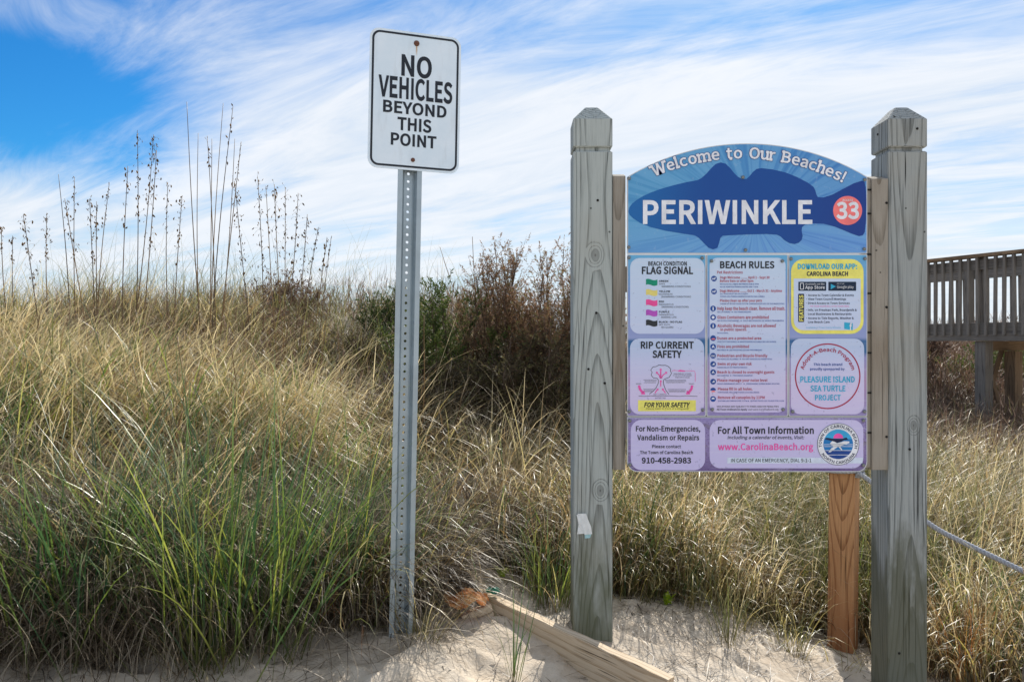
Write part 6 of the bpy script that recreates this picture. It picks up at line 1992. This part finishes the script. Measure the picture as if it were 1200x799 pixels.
# brown upright stems inside the grass slope (dry seed stalks)
ST = [((160, 430), (172, 560), 3.6), ((212, 395), (216, 530), 3.5), ((272, 385), (276, 545), 3.8), ((108, 470), (112, 600), 3.4), ((388, 352), (372, 430), 5.2), ((362, 378), (360, 440), 5.0), ((398, 378), (396, 460), 4.8), ((500, 370), (492, 480), 4.6), ((556, 278), (556, 325), 5.8), ((518, 290), (530, 335), 5.8)]
for i, (tp, bt, Dp) in enumerate(ST):
    to = np.array([(tp[0] - 600) * Dp / F, Dp, CZ - (tp[1] - 400) * Dp / F])
    lo_ = np.array([(bt[0] - 600) * Dp / F, Dp, CZ - (bt[1] - 400) * Dp / F])
    s_ = 1.0
    q = lo_
    while q[2] > gz(q[0], q[1]) - .03 and s_ < 12:
        s_ += .03
        q = to + (lo_ - to) * s_
    tt = np.linspace(0, 1, 10)
    pth = (to - q)[None] * tt[:, None]
    pth[:, 0] += .02 * np.sin(tt * 4)
    V, Fs = tube_arrays([pth], [np.linspace(.0045, .002, 10)], 5)
    me = pydata('dry_stem', V, Fs, True)
    for nm_, vals in (('tone', np.full(len(V), .9)), ('along', np.repeat(tt, 5))):
        me.attributes.new(nm_, 'FLOAT', 'POINT').data.foreach_set('value', np.asarray(vals, np.float32))
    root = empty('dry_stalk', tuple(q))
    link('stem', me, M['stalk'], root)
    nb_ = 5
    arr = blades(np.stack([np.zeros(nb_), np.zeros(nb_), np.interp(RNG.uniform(.2, .7, nb_), tt, pth[:, 2])], 1), RNG.uniform(.12, .3, nb_), RNG.uniform(0, 6.28, nb_), RNG.uniform(.2, .5, nb_), RNG.uniform(.8, 2, nb_), np.full(nb_, .005), RNG.random(nb_), 6)
    add_veg('leaf_blades', 'dry', arr, parent=root)
    where = ['first tan stalk from the left amid green grass', 'second tan stalk from the left', 'tan stalk above the tall green clump', 'short tan stalk low at far left', 'tan stalk before the bare dune, nearest the ridge', 'short tan stalk before the dark scrub', 'tan stalk left of the perforated post', 'tan stalk just right of the perforated post', 'tall straight stalk against the sky above the shrubs', 'thin leaning stalk against the sky right of the metal post'][[3, 0, 1, 2, 4, 5, 6, 7, 8, 9].index(i) if False else i]
    LB = ['dry tan stalk among the grass left of the tall green clump', 'thick dry tan stalk standing before the tall green clump', 'dry tan stalk right above the tall green clump', 'short dry tan stalk low at the far left', 'dry seed stalk before the bare dune face below the ridge', 'short dry stalk in front of the dark scrub on the slope', 'dry tan stalk close to the left side of the metal post', 'dry tan stalk just right of the perforated metal post', 'straight dry stalk against the sky above the russet shrubs', 'thin leaning stalk against the sky beside the green shrub']
    tag(root, LB[i], 'dry stalk', 'dry stalks in the dune grass')


# ------------------------------------------------------------------ shrubs
def shrub(name, x, y, h, wdt, leafmat, n_st, n_tw, n_leaf, lsz, label, tones=(0, 1), up=.75, cat='shrub', twig_l=.26, lean=(0, 0), depth=None, lw=.32):
    z = gz(x, y) - .05
    root = empty(name, (x, y, z))
    tag(root, label, cat, 'shrubs on the dune' if cat == 'shrub' else None)
    depth = depth or wdt * .8
    paths, radii = [], []
    TW, TD, TL = [], [], []
    for i in range(n_st):
        an = RNG.uniform(0, 6.28)
        rr = math.sqrt(RNG.random())
        hh = h * (1 - .42 * rr ** 1.6) * RNG.uniform(.72, 1.05)
        tip = np.array([math.cos(an) * rr * wdt / 2 + lean[0] * hh, math.sin(an) * rr * depth / 2 + lean[1] * hh, hh])
        b0 = np.array([math.cos(an) * rr * wdt * .10, math.sin(an) * rr * depth * .1, 0])
        n_ = 9
        tt = np.linspace(0, 1, n_)
        out_ = tt[:, None] ** .8
        pth = b0[None] + (tip - b0)[None] * np.stack([tt ** .75, tt ** .75, tt], 1)
        pth[:, :2] += np.cumsum(RNG.normal(0, .012 * h, (n_, 2)), 0) * tt[:, None]
        paths.append(pth)
        radii.append(np.linspace(.011 * h / 1.3, .002, n_))
        m_ = n_tw
        ts = RNG.beta(2.0, .9, m_) * .98 + .02
        ts = np.clip(ts, .18, 1)
        Pb = np.stack([np.interp(ts, tt, pth[:, k]) for k in range(3)], 1)
        az = RNG.uniform(0, 6.28, m_)
        el = np.clip(RNG.normal(up, .28, m_), -.3, 1.45)
        d = np.stack([np.cos(az) * np.cos(el), np.sin(az) * np.cos(el), np.sin(el)], 1)
        TW.append(Pb)
        TD.append(d)
        TL.append(RNG.uniform(.4, 1.1, m_) * twig_l * (1.12 - .55 * ts))
    V, Fs = tube_arrays(paths, radii, 4)
    me = pydata('branches', V, Fs, True)
    for nm_, vals in (('tone', RNG.random(len(V))), ('along', np.zeros(len(V)))):
        me.attributes.new(nm_, 'FLOAT', 'POINT').data.foreach_set('value', np.asarray(vals, np.float32))
    link('branches', me, M['twig'], root)
    TW, TD, TL = np.concatenate(TW), np.concatenate(TD), np.concatenate(TL)
    # twigs as thin curved ribbons
    az = np.arctan2(TD[:, 1], TD[:, 0])
    le = math.pi / 2 - np.arcsin(TD[:, 2])
    tw = blades(TW, TL, az, le, RNG.uniform(-.5, .1, len(TW)), np.full(len(TW), .0042), RNG.random(len(TW)), 4, 1.2)
    add_veg('twigs', 'twig', tw, parent=root)
    # leaves along twigs
    m_ = len(TW)
    sidx = np.repeat(np.arange(m_), n_leaf)
    s = RNG.random(len(sidx)) ** .8
    C = TW[sidx] + TD[sidx] * (TL[sidx] * s)[:, None] + np.stack([np.zeros(len(sidx))] * 2 + [.12 * s * s * TL[sidx]], 1)
    d = TD[sidx] + RNG.normal(0, .55, (len(sidx), 3))
    d /= np.linalg.norm(d, axis=1)[:, None]
    sd2 = np.cross(d, RNG.normal(0, 1, (len(sidx), 3)))
    sd2 /= np.linalg.norm(sd2, axis=1)[:, None]
    ls = (lsz * RNG.uniform(.5, 1.3, len(sidx)))[:, None]
    V = np.stack([C, C + d * ls * .5 + sd2 * ls * lw * .5, C + d * ls, C + d * ls * .5 - sd2 * ls * lw * .5], 1).reshape(-1, 3)
    l = (np.arange(len(sidx))[:, None] * 4 + np.arange(4)[None]).ravel()
    tn = tones[0] + (tones[1] - tones[0]) * np.clip(.5 * RNG.random(m_)[sidx] + .5 * RNG.random(len(sidx)), 0, 1)
    add_veg('foliage', leafmat, (V, l, np.full(len(sidx), 4), {'tone': np.repeat(tn, 4), 'along': np.tile([0, .5, 1, .5], len(sidx))}), parent=root)
    return root


shrub('dune_shrub', -.46, 5.6, 1.22, .9, 'leaf_green', 28, 34, 30, .024, 'olive green shrub just right of the metal sign post', (.1, .95), .8)
shrub('dune_shrub', -.04, 5.75, 1.46, .72, 'leaf_red', 30, 44, 36, .020, 'tallest russet shrub with a pointed feathery top', (0, 1), .85, lean=(.02, 0), lw=.24, twig_l=.36)
shrub('dune_shrub', .40, 5.6, 1.56, .95, 'leaf_red', 46, 48, 36, .022, 'wide russet shrub against the left wooden post', (.1, 1), .85, lw=.24, twig_l=.36)
shrub('dune_shrub', .16, 5.15, .92, .95, 'leaf_dark', 32, 34, 28, .022, 'low dark brown shrub in front of the russet shrubs', (0, 1), .6)
shrub('dune_shrub', -.40, 5.15, .70, .8, 'leaf_dark', 26, 28, 24, .022, 'low dark grey green thicket below the olive shrub', (0, .9), .5)
shrub('dune_shrub', .80, 5.9, 1.2, .8, 'leaf_dark', 20, 26, 24, .024, 'dark shrub mostly hidden behind the left post and board', (0, 1), .8)
shrub('dune_shrub', -1.02, 7.2, .74, .7, 'leaf_green', 20, 24, 22, .026, 'small dark green bush on the ridge left of the metal post', (0, .6), .7)
shrub('dune_shrub', -2.15, 7.5, .62, .9, 'scrub', 22, 26, 22, .024, 'low twiggy brown bush on the ridge left of the bare dune', (0, 1), .7)
shrub('dune_shrub', -1.35, 6.5, .46, .9, 'leaf_dark', 22, 24, 22, .022, 'low dark thicket in the hollow below the bare dune face', (0, 1), .5)
shrub('dune_shrub', -2.05, 6.7, .50, .8, 'scrub', 22, 24, 20, .024, 'tangled brown thicket on the slope left of the dark hollow', (0, .9), .6)

# scrub: mass of dead twiggy growth below the ridge, and on the hillside beyond the boardwalk
def scrub_field(name, mat, n_, reg, Lr, wd, seg, dens=None, lean=.55):
    p = RNG.uniform((reg[0], reg[2]), (reg[1], reg[3]), (n_, 2))
    if dens is not None: p = p[RNG.random(len(p)) < dens(p[:, 0], p[:, 1])]
    p = p[frust(p[:, 0], p[:, 1])]
    n1_ = len(p)
    # three short side twigs per stem spread through the volume
    P = np.stack([p[:, 0], p[:, 1], ground(p[:, 0], p[:, 1])], 1)
    L_ = RNG.uniform(*Lr, n1_)
    az = RNG.uniform(0, 6.28, n1_)
    le = np.abs(RNG.normal(lean, .3, n1_))
    A = [blades(P, L_, az, le, RNG.uniform(-.4, 1.0, n1_), np.full(n1_, wd), RNG.random(n1_), seg)]
    for k in range(5):
        s = RNG.uniform(.2, .95, n1_)[:, None]
        d = np.stack([np.sin(le) * np.cos(az), np.sin(le) * np.sin(az), np.cos(le)], 1)
        Q = P + d * L_[:, None] * s
        A.append(blades(Q, L_ * RNG.uniform(.2, .45, n1_), RNG.uniform(0, 6.28, n1_), RNG.uniform(.1, 1.3, n1_), RNG.uniform(-.6, 1.2, n1_), np.full(n1_, wd * .9), RNG.random(n1_), 3))
    return add_veg(name, mat, join(A), kind='stuff')


scrub_field('dead_scrub', 'scrub', 5200, (-3.3, .9, 5.5, 8.6), (.22, .48), .006, 4, lambda x, y: np.clip(1.05 - 1.1 * np.exp(-(((x + 1.5) / .55) ** 2 + ((y - 7.6) / .6) ** 2)), .04, 1))
scrub_field('hillside_scrub', 'scrub', 12000, (4.0, 13.5, 10.6, 19), (.3, .75), .012, 3)
scrub_field('slope_scrub', 'scrub', 2600, (2.8, 8.5, 6.4, 10.8), (.25, .55), .008, 4)
scrub_field('undergrowth', 'leaf_dark', 1500, (-.8, 1.2, 4.75, 5.7), (.2, .5), .008, 4)
scrub_field('pale_dead_twigs', 'drygrey', 420, (-.62, .75, 4.65, 5.1), (.25, .6), .0045, 5)
for i, (x, y, h, lb) in enumerate(((7.4, 12.6, .8, 'yellow green bush behind the braces of the boardwalk'), (6.9, 13.8, .9, 'dead brown bush on the hillside left of the boardwalk column'), (9.2, 14.5, 1.0, 'dead brown bush on the hillside seen past the far column'))):
    shrub('hillside_bush', x, y, h, 1.3, 'leaf_green' if i == 0 else 'scrub', 16, 20, 20, .06, lb, (.2, 1) if i == 0 else (0, .6), .7, 'bush', .4)
